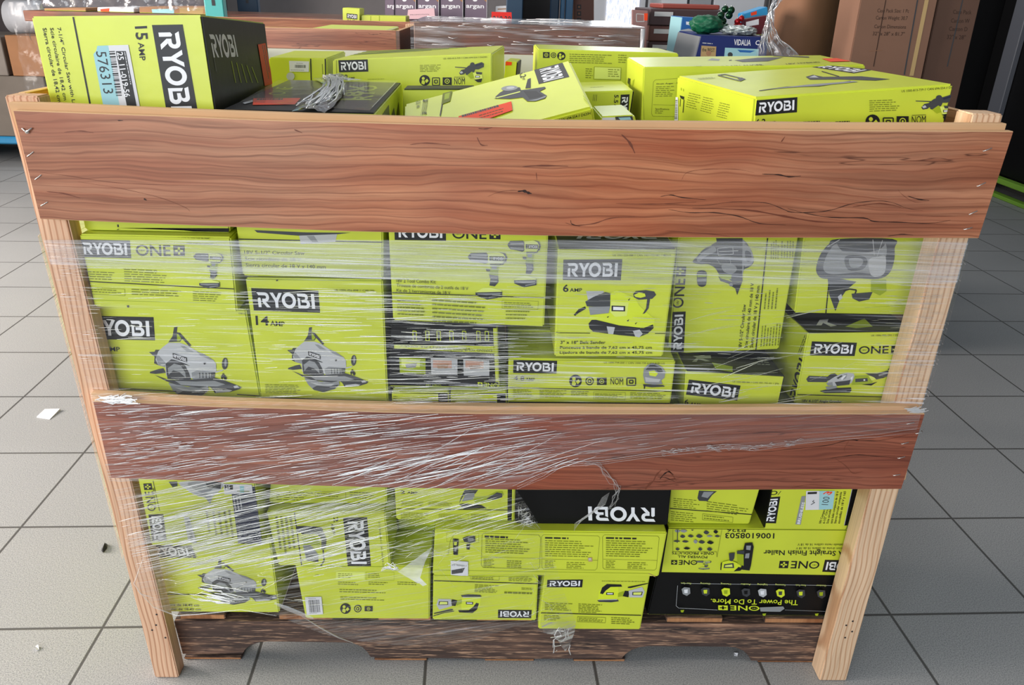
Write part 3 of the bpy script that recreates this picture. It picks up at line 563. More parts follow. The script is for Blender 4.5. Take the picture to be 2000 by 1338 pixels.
# pallet
pal = empty('pallet', (0, 0, 0), None, None); pal.parent = crate; pal.location = (0, 0, 0)
out = [(340, 1214), (700, 1213), (1000, 1214), (1300, 1217), (1614, 1221), (1598, 1291), (1467, 1290), (1462, 1281), (1452, 1271), (1437, 1265), (1420, 1263), (1265, 1262), (1249, 1264), (1234, 1269), (1222, 1277), (1214, 1286), (960, 1287), (835, 1285), (724, 1283), (718, 1274), (708, 1264), (692, 1257), (676, 1255), (520, 1253), (505, 1255), (490, 1260), (480, 1267), (474, 1276), (357, 1277)]
def stringer(y0, y1):
    mb = MB(); a = [Vector((q.x, q.y, min(q.z, .1015))) for q in (at(x, y, .0425) for x, y in out)]; f = [Vector((p.x, y0, p.z)) for p in a]; b = [Vector((p.x, y1, p.z)) for p in a]; n = len(a)
    mb.mesh(f+b, [tuple(range(n))[::-1], tuple(range(n, 2*n))]+[(i, (i+1) % n, (i+1) % n+n, i+n) for i in range(n)], STRING); return mb.build('stringer', pal)
for y in (.0425, .49, .965): stringer(y, y+.036)
ZS = .102; ZBB = min(at(x, y, .0425).z for x, y in out)-.0003
for x0, x1 in ((352, 440), (545, 650), (738, 842), (930, 1040), (1130, 1215), (1302, 1412), (1494, 1612)):
    a = at(x0, 1209, .0435).x; b = at(x1, 1209, .0435).x; mb = MB(); mb.prism([(a, .0435, .1135), (b, .0435, .1135), (b, .0435, ZS), (a, .0435, ZS)], [(a, 1.0, .1135), (b, 1.0, .1135), (b, 1.0, ZS), (a, 1.0, ZS)], [DECK]+[STRING2]*5, .0015); mb.build('deck_board', pal)
for x0, x1 in ((358, 470), (730, 834), (946, 1044), (1120, 1222), (1482, 1600)):
    a = at(x0, 1292, .038).x; b = at(x1, 1292, .038).x; mb = MB(); mb.prism([(a, .0435, ZBB), (b, .0435, ZBB), (b, .0435, .0005), (a, .0435, .0005)], [(a, 1.0, ZBB), (b, 1.0, ZBB), (b, 1.0, .0005), (a, 1.0, .0005)], [DECK]+[STRING2]*5, .0015); mb.build('bottom_board', pal)

# ------------------------------------------------------------------ cartons seen between the two rails
G = 'tool cartons behind the upper wrap'; G2 = 'tool cartons behind the lower wrap'; G3 = 'tool cartons heaped on top of the crate'
ZB = .565
crop(60, 410, .2989)
c = Carton('wide lime carton with a cordless drill picture, upper left corner under the wrap', [(272, 158), (1305, 178), (1350, 668), (392, 632)], .012, .34, G, xmin=-.629); f = c.front
f.logo((312, 192), (648, 200), (325, 308)); f.one((685, 228), (1005, 232), (690, 298))
f.fine((350, 400), (560, 408), (352, 460), 4, seed=2, ww=.14); f.fine((610, 385), (900, 397), (615, 475), 6, seed=3, ww=.12); f.line((345, 465), (1335, 516), 6)
f.outline([(380, 505), (615, 517), (618, 560), (386, 548)]); f.fine((392, 515), (605, 525), (395, 545), 2, seed=4, ww=.1); f.fine((660, 515), (1020, 530), (662, 562), 3, seed=5, ww=.1); f.fine((1060, 530), (1255, 538), (1062, 600), 5, seed=6, ww=.14)
f.line((390, 588), (1345, 612), 2.5, OLIVE); f.poly([(630, 622), (642, 622), (647, 646), (635, 646)], INK)
f.art('drill', (1065, 275), (1262, 280), (1068, 508)); f.fine((960, 170), (1225, 182), (962, 192), 1, seed=7, ww=.1); f.fine((1020, 212), (1240, 218), (1022, 232), 1, seed=8, ww=.1)
c.done()
c = Carton('carton lying on the wide drill carton just under the top rail, left end', [(262, 60), (1300, 98), (1300, 172), (262, 140)], .03, .34, G, top=.897, bot=.855, xmax=-.4135, xmin=-.629); f = c.front
f.poly([(560, 117), (1328, 120), (1328, 170), (860, 118)], BLACK); f.poly([(565, 95), (575, 96), (577, 112), (567, 112)], INK); f.line((520, 158), (575, 125), 5)
c.done()
crop(440, 430, .284)
c = Carton('lime circular saw carton under the top rail, above the 14 AMP carton', [(75, 45), (1085, 78), (1085, 402), (120, 383)], .03, .42, G, top=.897); f = c.front
f.line((78, 130), (1084, 152), 8); f.poly([(200, 68), (560, 84), (862, 86), (700, 106), (520, 108), (220, 85)], DGREY); f.poly([(508, 106), (770, 96), (757, 150), (520, 165)], LGREY); f.poly([(560, 108), (610, 106), (640, 150), (600, 152)], GREY)
f.text('18V 5-1/2" Circular Saw', (130, 208), (545, 214), (132, 232)); f.text('Scie circulaire de 18 V', (135, 252), (520, 258), (137, 276)); f.text('Sierra circular de 18 V y 140 mm', (140, 294), (690, 309), (142, 319))
c.done()
c = Carton('lime 14 AMP carton with a grey circular saw picture', [(137, 398), (1082, 410), (1120, 1240), (245, 1215)], .03, .42, G, bot=ZB); f = c.front
f.logo((178, 467), (640, 482), (197, 622)); f.amp('14', (207, 658), (298, 662), (211, 719), (308, 692), (408, 699), (310, 724))
f.art('saw', (425, 730), (1002, 735), (428, 1180)); f.text('US 1000-456-898 // CSB135L', (750, 472), (1030, 476), (751, 484)); f.fine((275, 1125), (540, 1132), (278, 1192), 6, seed=9, ww=.1)
f.line((245, 1214), (1118, 1243), 7); f.line((143, 560), (238, 1215), 3); f.line((140, 405), (1080, 416), 4, OLIVE); f.poly([(362, 390), (374, 391), (362, 416), (350, 416)], INK)
c.done()
crop(60, 410, .2989)
c = Carton('lime carton with a large circular saw picture at the left post', [(350, 600), (1405, 652), (1503, 1225), (480, 1222)], .034, .36, G, bot=ZB, xmin=-.655); f = c.front
f.logo((340, 690), (803, 700), (356, 843)); f.text('AMP', (478, 893), (582, 896), (481, 921), bold=.015)
f.art('saw', (772, 758), (1400, 765), (775, 1228)); f.line((520, 1160), (955, 1182), 6); f.line((1350, 1202), (1500, 1212), 6); f.text('CSB135L', (1360, 668), (1412, 672), (1361, 678))
c.done()
crop(740, 440, .2766)
c = Carton('lime two drill combo kit carton under the top rail', [(68, 45), (1195, 85), (1166, 718), (100, 672)], .012, .86, G, top=.878); f = c.front
f.logo((108, -12), (473, -6), (112, 104)); f.one((517, 25), (858, 32), (519, 92))
f.art('drill', (628, 182), (908, 185), (632, 520)); f.art('drill', (908, 96), (1143, 100), (912, 432))
f.text('18V 2 Tool Combo Kit', (122, 374), (400, 384), (124, 398)); f.text('Trousse de combinée de 2 outils de 18 V', (125, 408), (630, 432), (127, 430)); f.text('Kit de 2 herramientas de 18 V', (125, 444), (505, 462), (127, 466))
f.line((95, 472), (1162, 508), 6); f.outline([(870, 525), (1125, 532), (1122, 590), (870, 583)]); f.fine((882, 540), (1095, 545), (882, 582), 3, seed=11, ww=.09); f.fine((895, 598), (1090, 602), (895, 672), 3, seed=12, ww=.06, h=.3)
f.fine((130, 522), (340, 532), (133, 640), 5, seed=13, ww=.1); f.fine((375, 520), (790, 545), (380, 690), 6, seed=14, ww=.07); 
c.done()
c = Carton('black carton printed with three photographs and a row of tool icons', [(85, 700), (838, 722), (852, 1152), (70, 1172)], .03, .4, G, bot=.6055, mats=dict(front=BLACK, top=BLACK, left=BLACK)); f = c.front
f.poly([(806, 722), (836, 724), (850, 1105), (824, 1105)], LIME); f.poly([(108, 842), (810, 852), (814, 905), (108, 868)], LIME)
f.text('HERRAMIENTAS ONE+', (640, 878), (150, 858), (640, 866)); f.text('EXPAND YOUR TOOLBOX', (800, 893), (455, 885), (800, 876))
for x in (240, 330, 410, 500, 590, 690, 750): f.outline([(x, 745), (x+24, 748), (x+26, 815), (x+2, 812)], 5, YELL); f.poly([(x+4, 770), (x+22, 772), (x+20, 790), (x+4, 788)], GREY)
for i, (x0, x1) in enumerate(((145, 330), (367, 555), (596, 780))):
    f.poly([(x0, 930+i*6), (x1, 938+i*6), (x1, 1048+i*6), (x0+4, 1042+i*8)], [OLIVE, LGREY, LGREY][i]); f.poly([(x0+15, 940+i*6), (x1-40, 946+i*6), (x1-40, 1000+i*5), (x0+15, 996+i*5)], [PALE, SKIN, SKIN][i]); f.poly([(x0+40, 975+i*6), (x1-60, 970+i*6), (x1-70, 1000+i*5), (x0+50, 1005+i*5)], [GREY, CARD, CARDD][i])
f.one((845, 1143), (700, 1130), (843, 1116), YELL, BLACK); f.text('ONE+ 18V', (440, 1140), (330, 1134), (440, 1120), OLIVE)
c.done()
for k, (x0, x1, lab) in enumerate(((90, 494, 'small lime carton with a white strip, left of the pair under the black photo carton'), (505, 903, 'small lime carton with a white strip, right of the pair under the black photo carton'))):
    c = Carton(lab, [(x0, 1182), (x1, 1180), (x1+2, 1290), (x0+2, 1290)], .02, .36, G, bot=ZB, mats=dict(front=BLACK)); f = c.front
    f.poly([(x0+4, 1186), (x0+328, 1190), (x0+332, 1300), (x0+6, 1300)], LIME); f.fine((x0+12, 1205), (x0+44, 1205), (x0+12, 1270), 4, seed=k, ww=.5)
    g = c.sticker('paper_strip'); g.poly([(x0+125, 1238), (x0+326, 1240), (x0+328, 1276), (x0+125, 1274)], PAPER); g.text('DO NOT SCAN AT STORE', (x0+132, 1247), (x0+318, 1249), (x0+132, 1262), INK, .01)
    c.done()
crop(980, 450, .2691)
c = Carton('lime 6 AMP belt sander carton with black lid', [(408, 128), (1270, 128), (1170, 917), (382, 917)], .002, .86, G, mats=dict(top=BLACK)); f = c.front
f.logo((447, 212), (875, 207), (443, 360), (864, 362)); f.amp('6', (443, 395), (485, 395), (443, 445), (493, 420), (583, 420), (493, 445))
f.art('belt', (520, 432), (1130, 432), (522, 775)); f.path([(388, 735), (410, 741), (640, 744)], 5); f.line((1110, 746), (1192, 747), 5)
f.text('3" x 18" Belt Sander', (425, 800), (752, 800), (425, 821), bold=.01); f.text('Ponceuse à bande de 7,62 cm x 45,75 cm', (422, 838), (1088, 838), (422, 857), bold=.01); f.text('Lijadora de banda de 7,62 cm x 45,75 cm', (420, 874), (1090, 875), (420, 892), bold=.01)
f.text('US 1001-255-088 // CAN 1001-755-081 // BE319', (805, 173), (1225, 173), (805, 185))
t = c.side('top'); t.logo((1130, 62), (540, 62), (1150, 20), block=None, ink=GREY); t.fine((1070, 72), (1180, 72), (1070, 80), 1, m=GREY)
c.done()
c = Carton('lime 4.8 AMP jigsaw carton, beneath the belt sander carton', [(50, 930), (1262, 946), (1225, 1250), (45, 1240)], .022, .34, G, bot=ZB); f = c.front
f.line((45, 1262), (1225, 1272), 40, BLACK); f.logo((85, 940), (402, 946), (82, 1034)); f.amp('4.8', (85, 1056), (165, 1058), (85, 1088), (173, 1069), (240, 1072), (173, 1089))  # black band paints in the dark gap below the carton's bottom edge
f.icons((535, 1092, 46), (637, 1092, 31), (690, 1067, 760, 1120), ((788, 1072), (880, 1074), (788, 1116)), (907, 1070, 970, 1122)); f.art('jig', (1022, 958), (1192, 962), (1020, 1138))
f.line((45, 1138), (1228, 1166), 5); f.fine((80, 1150), (225, 1156), (82, 1212), 6, seed=21, ww=.13); f.fine((272, 1156), (470, 1160), (274, 1212), 6, seed=22, ww=.11); f.fine((500, 1162), (640, 1166), (502, 1200), 3, seed=23, ww=.16); f.outline([(665, 1168), (895, 1174), (893, 1226), (664, 1220)]); f.fine((675, 1180), (885, 1185), (676, 1218), 4, seed=24, ww=.1); f.fine((930, 1174), (1190, 1180), (930, 1222), 4, seed=25, ww=.1)
f.text('US 1000-739-000 // CAN 1000-739-010 // JS481LG', (740, 950), (1180, 956), (740, 961))
c.done()
c = Carton('shaded lime carton set back between the combo kit and belt sander cartons', [(50, 735), (430, 748), (430, 925), (48, 920)], .13, .25, G, bot=.6645); f = c.front
f.fine((165, 745), (260, 748), (165, 785), 3, m=INK, seed=31, ww=.3); f.disc((208, 835), 24, OLIVE); f.outline([(185, 818), (228, 818), (228, 895), (185, 895)], 3); f.line((352, 760), (356, 890), 10); f.line((95, 742), (92, 850), 4)
c.done()
crop(1280, 450, .2691)
c = Carton('lime circular saw carton turned on its side, lettering running upward', [(170, 40), (1050, 48), (936, 862), (92, 898)], .096, .86, G, top=.93, xmax=.4465); f = c.front
f.logo((112, 888), (124, 592), (206, 884)); f.one((118, 562), (140, 262), (200, 562))
f.poly(sm((270, 230), (300, 190), (345, 140), (400, 110), (440, 85), (520, 70), (640, 75), (680, 120), (705, 170), (712, 230), (680, 265), (640, 285), (600, 330), (520, 345), (465, 320), (430, 270), (380, 245), (330, 245)), DGREY)
f.poly([(440, 56), (632, 56), (632, 370), (560, 372), (520, 345), (470, 230)], DGREY); f.poly([(632, 62), (650, 80), (640, 290), (628, 330)], GREY); f.poly(sm((640, 110), (680, 120), (705, 170), (708, 230), (672, 258), (642, 250)), GREY); f.poly(sm((650, 150), (690, 160), (695, 215), (660, 220)), DGREY); f.poly(sm((300, 210), (345, 155), (420, 120), (440, 150), (360, 190), (320, 225)), GREY)
f.outline([(450, 130), (560, 120), (565, 170), (455, 180)], 4, LGREY); f.outline([(440, 200), (540, 195), (545, 240), (470, 245)], 4, GREY); f.poly(sm((480, 250), (560, 245), (590, 280), (560, 310), (500, 300)), GREY); f.line((460, 152), (600, 146), 6, LGREY)
f.poly([(455, 318), (552, 320), (548, 352), (480, 352)], OLIVE); f.poly([(455, 330), (480, 350), (560, 372), (628, 372), (592, 468), (578, 420), (545, 400), (530, 385), (470, 365)], DGREY); f.poly(sm((535, 385), (556, 382), (560, 400), (540, 404)), GREY)
f.poly(sm((303, 300), (335, 288), (368, 300), (370, 350), (364, 395), (335, 408), (306, 392), (300, 345)), DGREY); f.poly([(303, 318), (368, 316), (369, 336), (302, 338)], OLIVE); f.poly([(302, 352), (369, 350), (368, 368), (303, 370)], GREY)
f.line((812, 55), (726, 878), 8); f.fine((835, 205), (838, 62), (900, 205), 4, seed=41, ww=.12); f.fine((910, 200), (914, 62), (1010, 200), 5, seed=42, ww=.12); f.fine((785, 570), (800, 410), (890, 566), 4, seed=43, ww=.1); f.fine((760, 840), (775, 660), (905, 830), 7, seed=44, ww=.1)
f.text('18V 5-1/2" Circular Saw', (600, 853), (632, 535), (622, 853), bold=.01); f.text('Scie circulaire de 140 mm de 18 V', (642, 850), (690, 380), (664, 850), bold=.01); f.text('Sierra circular de 18 V y 140 mm', (682, 848), (732, 400), (705, 848), bold=.01)
f.line((1050, 60), (938, 860), 5, GINK)
c.done()
crop(1500, 450, .2691)
c = Carton('lime carton with a big saw guard picture at the right post under the top rail', [(247, 50), (1300, 50), (1150, 562), (188, 648)], .094, .86, G, top=.93, bot=.719, xmax=.655, xmin=.4475); f = c.front
f.poly(sm((505, 62), (440, 100), (385, 165), (355, 240), (350, 300), (385, 345), (470, 352), (640, 348), (800, 352), (880, 310), (915, 220), (918, 130), (905, 62)), DGREY); f.poly(sm((520, 90), (450, 140), (410, 220), (405, 290), (470, 318), (640, 305), (770, 310), (840, 240), (860, 120), (800, 80)), GREY); f.poly(sm((500, 72), (600, 62), (800, 66), (850, 90), (800, 140), (660, 165), (540, 150)), DGREY); f.poly(sm((730, 215), (800, 190), (852, 190), (848, 300), (800, 335), (745, 320)), LGREY); f.poly(sm((560, 190), (680, 185), (720, 220), (690, 280), (580, 285)), DGREY); f.poly(sm((590, 205), (670, 202), (690, 230), (660, 265), (600, 265)), GREY); f.line((430, 120), (520, 66), 6, LGREY); f.line((760, 66), (770, 180), 5, LGREY); f.line((830, 70), (790, 190), 4, LGREY)
f.poly([(432, 345), (540, 352), (640, 372), (570, 430), (520, 500), (488, 586), (442, 462)], DGREY); f.poly([(505, 480), (530, 460), (540, 490), (515, 510)], LGREY); f.poly([(605, 458), (758, 446), (732, 500), (660, 516), (612, 492)], DGREY); f.path([(545, 440), (590, 425), (640, 432), (630, 460)], 10, INK); f.poly([(745, 358), (855, 355), (858, 440), (810, 472), (745, 440)], OLIVE)
f.line((440, 380), (415, 632), 8); f.line((700, 560), (1000, 540), 1.5, OLIVE)
c.done()
crop(1280, 450, .2691)
c = Carton('lime 6 AMP carton with black lid, low at the right, beside the grinder carton', [(222, 1015), (942, 1055), (890, 1290), (205, 1292)], .03, .3, G, bot=ZB, mats=dict(top=BLACK, right=BLACK)); f = c.front
f.logo((243, 1082), (618, 1126), (222, 1192)); f.amp('6', (212, 1226), (243, 1230), (207, 1260), (252, 1247), (335, 1257), (249, 1276)); f.text('US 1000-588-084 // CAN 1001-755-351 // JM6', (560, 1092), (895, 1106), (560, 1103))
t = c.side('top'); t.poly([(270, 912), (400, 908), (405, 930), (345, 932), (400, 950), (365, 952), (310, 935), (300, 955), (265, 955), (300, 925)], GREY); t.fine((740, 920), (830, 925), (740, 985), 4, m=GREY, seed=50, ww=.3); t.poly([(410, 960), (560, 990), (560, 1030), (440, 1010)], OLIVE)
c.done()
crop(1500, 450, .2691)
c = Carton('lime angle grinder carton with black lid at the right post', [(292, 738), (1080, 727), (960, 1290), (185, 1292)], .044, (0, .32, -.02), G, bot=.577, xmax=.645, mats=dict(top=BLACK)); f = c.front
f.logo((318, 805), (645, 815), (303, 908), (628, 912)); f.one((660, 842), (965, 836), (657, 896)); f.art('grind', (278, 985), (890, 985), (275, 1190)); f.line((190, 1188), (862, 1206), 6)
f.text('18V 4-1/2" Angle Grinder', (245, 1224), (535, 1230), (243, 1242), bold=.015); f.text('Meuleuse angulaire de 114,3 mm et de 18 V', (235, 1256), (745, 1265), (233, 1275), bold=.015); f.text('US 1006-955-593 // PCL445B', (745, 754), (1000, 750), (745, 766))
l = c.side('left'); l.logo((158, 1195), (228, 920), (212, 1250), block=None, ink=INK); l.fine((215, 900), (268, 760), (240, 905), 2, m=INK, seed=52, ww=.15)
t = c.side('top'); t.poly([(375, 650), (440, 645), (430, 668), (500, 692), (455, 700), (400, 672), (388, 690), (350, 690)], LGREY); t.poly([(560, 700), (700, 640), (760, 700), (640, 712)], OLIVE)
c.done()

# ------------------------------------------------------------------ cartons seen below the middle rail
crop(200, 920, .3125); ZT = .555; DK = .1145
c = Carton('lime carton with lettering running upward and a black end panel painted navy for film haze, lower left', [(214, 40), (1048, 70), (1052, 452), (288, 428)], .010, .34, G2, top=ZT, bot=.30, xmin=-.6165, xmax=-.4245); f = c.front
f.logo((311, 438), (288, 272), (402, 434)); f.one((285, 250), (256, 78), (335, 248)); f.line((317, 60), (358, 250), 3); f.fine((330, 230), (310, 70), (352, 228), 1, seed=60, ww=.12)
f.poly([(415, 66), (440, 100), (470, 92), (468, 64)], DGREY); f.poly(sm((490, 66), (520, 110), (590, 152), (670, 165), (730, 125), (745, 66)), LGREY); f.poly(sm((540, 70), (570, 110), (640, 135), (690, 110), (700, 70)), GREY); f.poly([(570, 140), (640, 130), (690, 160), (675, 205), (640, 160)], GREY); f.poly([(640, 64), (745, 64), (740, 110), (660, 100)], DGREY)
f.poly([(806, 120), (1032, 82), (1048, 452), (850, 452)], NAVY); f.fine((832, 250), (815, 140), (890, 245), 3, m=LGREY, seed=61, ww=.14); f.fine((850, 440), (1020, 430), (855, 365), 6, m=LGREY, seed=62, ww=.12)  # navy paints the film's haze over a black end panel
for x, y in ((658, 240), (700, 250), (735, 250), (770, 245), (800, 240)): f.fine((x, y), (x+26, y+195), (x-14, y+2), 1, seed=x, ww=.1, h=.9)
g = c.sticker('price_sticker'); g.poly([(758, 76), (935, 82), (942, 135), (765, 142)], PAPER); g.poly([(765, 82), (818, 84), (818, 112), (768, 110)], INK); g.text('25', (772, 86), (800, 87), (772, 108), WHITE); g.text('1', (862, 90), (888, 92), (862, 128), TEAL, .03); g.fine((845, 118), (935, 120), (845, 134), 1, seed=64)
g = c.sticker('barcode_sticker'); g.poly([(510, 280), (545, 285), (592, 445), (540, 445)], LGREY); g.bars((548, 300), (575, 440), (528, 300), seed=5)
c.done()
c = Carton('lime carton with a grey circular saw picture, bottom left on the pallet', [(240, 452), (1118, 462), (1160, 884), (330, 892)], .048, .36, G2, bot=DK, top=.298, xmin=-.650, xmax=-.4245); f = c.front
f.logo((290, 462), (545, 466), (310, 538)); f.art('saw', (590, 545), (1115, 550), (595, 832)); f.line((360, 765), (1156, 775), 5)
f.text('Scie circulaire de 18,42 cm', (300, 822), (605, 828), (302, 836), bold=.01); f.text('Sierra circular de 18,42 cm', (305, 850), (615, 854), (307, 863), bold=.01); f.poly([(536, 448), (555, 450), (590, 540), (570, 540)], DGREY)
r = c.side('right'); r.path([(1160, 745), (1200, 720), (1222, 680), (1228, 640)], 14, INK)
c.done()
crop(500, 930, .305)
c = Carton('lime 2 AMP carton with sideways lettering, second from left below the middle rail', [(66, 226), (826, 231), (863, 592), (150, 597)], .03, .3, G2, bot=.2415, xmin=-.4225); f = c.front
f.logo((712, 262), (737, 583), (557, 265), (588, 584)); f.text('2', (525, 262), (527, 292), (497, 264), bold=.02); f.text('AMP', (500, 303), (508, 372), (478, 305), bold=.015)
f.line((246, 230), (296, 596), 7); f.line((296, 592), (335, 592), 6)
f.poly([(258, 320), (310, 318), (420, 325), (452, 400), (448, 460), (420, 470), (418, 400), (390, 370), (300, 372), (262, 350)], DGREY); f.path([(430, 470), (436, 540), (405, 590)], 9, DGREY); f.poly([(300, 440), (350, 440), (400, 500), (400, 545), (320, 530)], GREY); f.poly([(320, 500), (400, 510), (400, 550), (325, 540)], DGREY); f.poly([(290, 390), (400, 390), (410, 440), (310, 440)], OLIVE)
for x in (122, 152, 182, 212): f.fine((x+16, 255), (x+48, 500), (x, 257), 1, seed=x, ww=.08, h=.9)
f.text('US 1000-587-813 // CAN 1000-759-127', (793, 285), (820, 580), (784, 286))
c.done()
c = Carton('lime carton tucked under the middle rail, above the sideways 2 AMP carton', [(92, 60), (836, 80), (838, 215), (80, 213)], .048, .3, G2, top=ZT, bot=.364, xmin=-.4225); f = c.front
f.fine((130, 100), (370, 106), (132, 162), 4, seed=70, ww=.1); f.outline([(380, 96), (575, 104), (575, 146), (380, 140)]); f.fine((390, 108), (565, 114), (390, 138), 2, seed=71, ww=.1); f.fine((600, 100), (770, 106), (600, 150), 3, seed=72, ww=.1); f.line((95, 170), (835, 180), 2.5, GINK); f.path([(280, 178), (262, 205), (255, 216)], 9); f.line((664, 168), (615, 216), 9); f.poly([(480, 178), (600, 170), (590, 182), (500, 186)], DGREY)
c.done()
c = Carton('plain lime carton back with a barcode label, bottom row, second from left', [(258, 604), (1115, 606), (1112, 893), (315, 899)], .034, .4, G2, bot=DK, top=.2395); f = c.front
f.outline([(512, 610), (698, 612), (698, 664), (513, 662)], 2, PALE); f.poly([(514, 612), (696, 614), (696, 662), (515, 660)], PALE); f.outline([(706, 612), (884, 614), (884, 668), (706, 664)], 1.5, OLIVE)
f.fine((525, 622), (620, 624), (525, 655), 3, seed=74, ww=.2); f.fine((716, 622), (800, 624), (716, 655), 3, seed=75, ww=.2); f.fine((525, 675), (660, 680), (525, 700), 2, seed=76, ww=.12); f.fine((720, 675), (850, 680), (720, 700), 2, seed=77, ww=.12); f.fine((905, 675), (1040, 680), (905, 700), 2, seed=78, ww=.12); f.fine((535, 722), (845, 730), (535, 750), 2, seed=79, ww=.06); f.fine((540, 770), (830, 778), (540, 796), 2, seed=80, ww=.06); f.fine((380, 628), (412, 629), (380, 636), 1)
f.icons((573, 846, 34), (652, 846, 24), (696, 830, 747, 862))
g = c.sticker('barcode_label'); g.poly([(315, 770), (420, 768), (431, 880), (327, 885)], PAPER); g.bars((336, 788), (405, 786), (345, 868), seed=8); g.fine((336, 778), (402, 777), (337, 784), 1, m=INK); g.fine((344, 872), (408, 870), (345, 878), 1, m=INK)
c.done()
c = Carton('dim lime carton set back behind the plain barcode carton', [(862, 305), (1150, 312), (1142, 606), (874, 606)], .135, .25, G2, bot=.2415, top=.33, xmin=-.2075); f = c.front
f.fine((900, 505), (1100, 508), (902, 600), 6, seed=82, ww=.1); f.poly([(866, 310), (1146, 314), (1130, 400), (872, 380)], OLIVE); f.line((872, 400), (1130, 470), 12, OLIVE)  # olive patch and bar paint the shade on this recessed carton
c.done()
crop(760, 930, .2392)
c = Carton('lime 2 AMP palm sander carton under the middle rail', [(45, 95), (1030, 108), (1022, 414), (60, 396)], .03, .3, G2, top=ZT, bot=.3445); f = c.front
f.poly([(968, 100), (1004, 102), (1000, 412), (966, 410)], BLACK); f.amp('2', (92, 116), (130, 117), (92, 142), (148, 124), (232, 128), (148, 142)); f.line((60, 266), (966, 276), 6); f.art('palm', (572, 112), (940, 108), (572, 268))
f.fine((100, 205), (290, 210), (100, 245), 3, seed=84, ww=.1); f.fine((320, 205), (520, 212), (320, 245), 4, seed=85, ww=.1); f.fine((95, 295), (330, 302), (97, 372), 6, seed=86, ww=.1); f.outline([(408, 308), (648, 312), (646, 358), (410, 352)]); f.fine((418, 318), (636, 322), (418, 350), 3, seed=87, ww=.08); f.fine((668, 308), (840, 312), (668, 358), 4, seed=88, ww=.1)
c.done()
crop(980, 930, .3048)
c = Carton('black carton with upside-down white lettering under the middle rail', [(84, 85), (1086, 92), (1060, 350), (74, 343)], .022, .3, G2, top=ZT, bot=.3445, xmin=.011, mats={k: BLACK for k in ('front', 'top', 'left', 'right', 'back', 'bottom')}); f = c.front
f.logo((985, 292), (556, 283), (985, 203), block=None)
c.done()
c = Carton('long lime carton printed with instruction panels, lying across the lower middle', [(-430, 357), (1060, 362), (1005, 648), (-442, 602)], .004, .32, G2, top=.3435, bot=.246); f = c.front
for x0, x1, sd in ((255, 628, 1), (645, 1008, 2)):
    f.outline([(x0+12, 375), (x1-10, 383), (x1, 395), (x1-18, 590), (x1-30, 602), (x0+14, 595), (x0+2, 585), (x0, 388)], 2)
    f.fine((x0+22, 390), (x0+220, 394), (x0+22, 402), 1, m=INK, seed=sd, ww=.16, h=.8); f.fine((x0+22, 410), (x1-40, 418), (x0+22, 520), 8, seed=sd+90, ww=.07); f.fine((x0+22, 540), (x0+90, 542), (x0+20, 592), 5, seed=sd+92, ww=.3); f.fine((x0+160, 550), (x0+290, 553), (x0+158, 596), 4, seed=sd+93, ww=.2); f.line((x0+5, 530), (x1-14, 538), 1.2)
f.line((-440, 600), (940, 622), 2, OLIVE); f.line((940, 622), (1000, 650), 4, KRAFT); f.poly([(550, 520), (578, 518), (580, 545), (555, 546)], KRAFT); f.poly([(555, 524), (570, 522), (572, 535), (558, 537)], LGREY)
crop(760, 930, .2392)
f.outline([(770, 462), (1220, 478), (1236, 500), (1228, 740), (1210, 758), (765, 742), (752, 720), (758, 480)], 2.5); f.fine((780, 482), (1020, 492), (780, 500), 1, m=INK, seed=3, ww=.13, h=.8); f.fine((785, 505), (1150, 520), (785, 630), 7, seed=97, ww=.07); f.fine((770, 670), (865, 674), (770, 750), 6, seed=98, ww=.2); f.fine((960, 685), (1105, 690), (960, 750), 4, seed=99, ww=.15); f.line((757, 655), (1230, 668), 1.5)
f.outline([(470, 455), (730, 462), (730, 540), (470, 530)], 1.5); f.poly([(520, 505), (568, 510), (560, 640), (525, 636)], INK); f.poly([(530, 530), (556, 532), (550, 560), (530, 558)], LIME); f.poly([(534, 580), (552, 582), (548, 610), (532, 608)], GREY); f.poly([(600, 500), (640, 485), (700, 484), (704, 530), (660, 540), (612, 530)], DGREY); f.poly([(640, 500), (690, 498), (690, 520), (645, 525)], GREY); f.poly([(632, 545), (662, 545), (656, 595), (630, 590)], INK); f.path([(480, 640), (500, 520), (530, 470)], 2); f.fine((585, 650), (620, 652), (585, 660), 1, m=INK)
g = c.sticker('paper_label'); g.poly([(503, 683), (645, 690), (645, 812), (505, 798)], PAPER); g.text('019 9600066-1', (512, 706), (632, 716), (512, 722), INK); g.poly([(510, 760), (620, 740), (600, 780), (512, 792)], DGREY)
c.done()
c = Carton('lime detail sander carton lying upside down on the pallet, bottom middle', [(360, 806), (1240, 818), (1222, 1190), (355, 1166)], .032, .3, G2, bot=DK, xmax=.0565); f = c.front
f.poly([(1212, 812), (1238, 814), (1222, 1186), (1200, 1186)], BLACK); f.logo((1160, 1160), (888, 1158), (1165, 1092), (890, 1090)); f.art('bag', (755, 1118), (388, 1110), (757, 965)); f.line((360, 851), (1210, 876), 6)
f.outline([(662, 800), (900, 812), (898, 848), (664, 838)]); f.fine((675, 806), (890, 816), (675, 842), 3, seed=101, ww=.1); f.fine((975, 815), (1185, 822), (975, 858), 4, seed=102, ww=.12); f.fine((700, 882), (895, 890), (697, 950), 6, seed=103, ww=.13); f.fine((1080, 908), (1175, 912), (1080, 930), 2, seed=104, ww=.2); f.fine((940, 940), (1180, 948), (940, 958), 1, seed=105, ww=.1, h=.7); f.path([(360, 1138), (450, 1110), (530, 1098)], 6); f.fine((430, 1158), (620, 1164), (430, 1164), 1, seed=106)
c.done()
crop(980, 930, .3048)
c = Carton('lime detail sander carton standing upright, jutting over the pallet edge', [(272, 655), (946, 662), (890, 968), (238, 940)], .011, .3, G2, bot=DK, top=.245); f = c.front
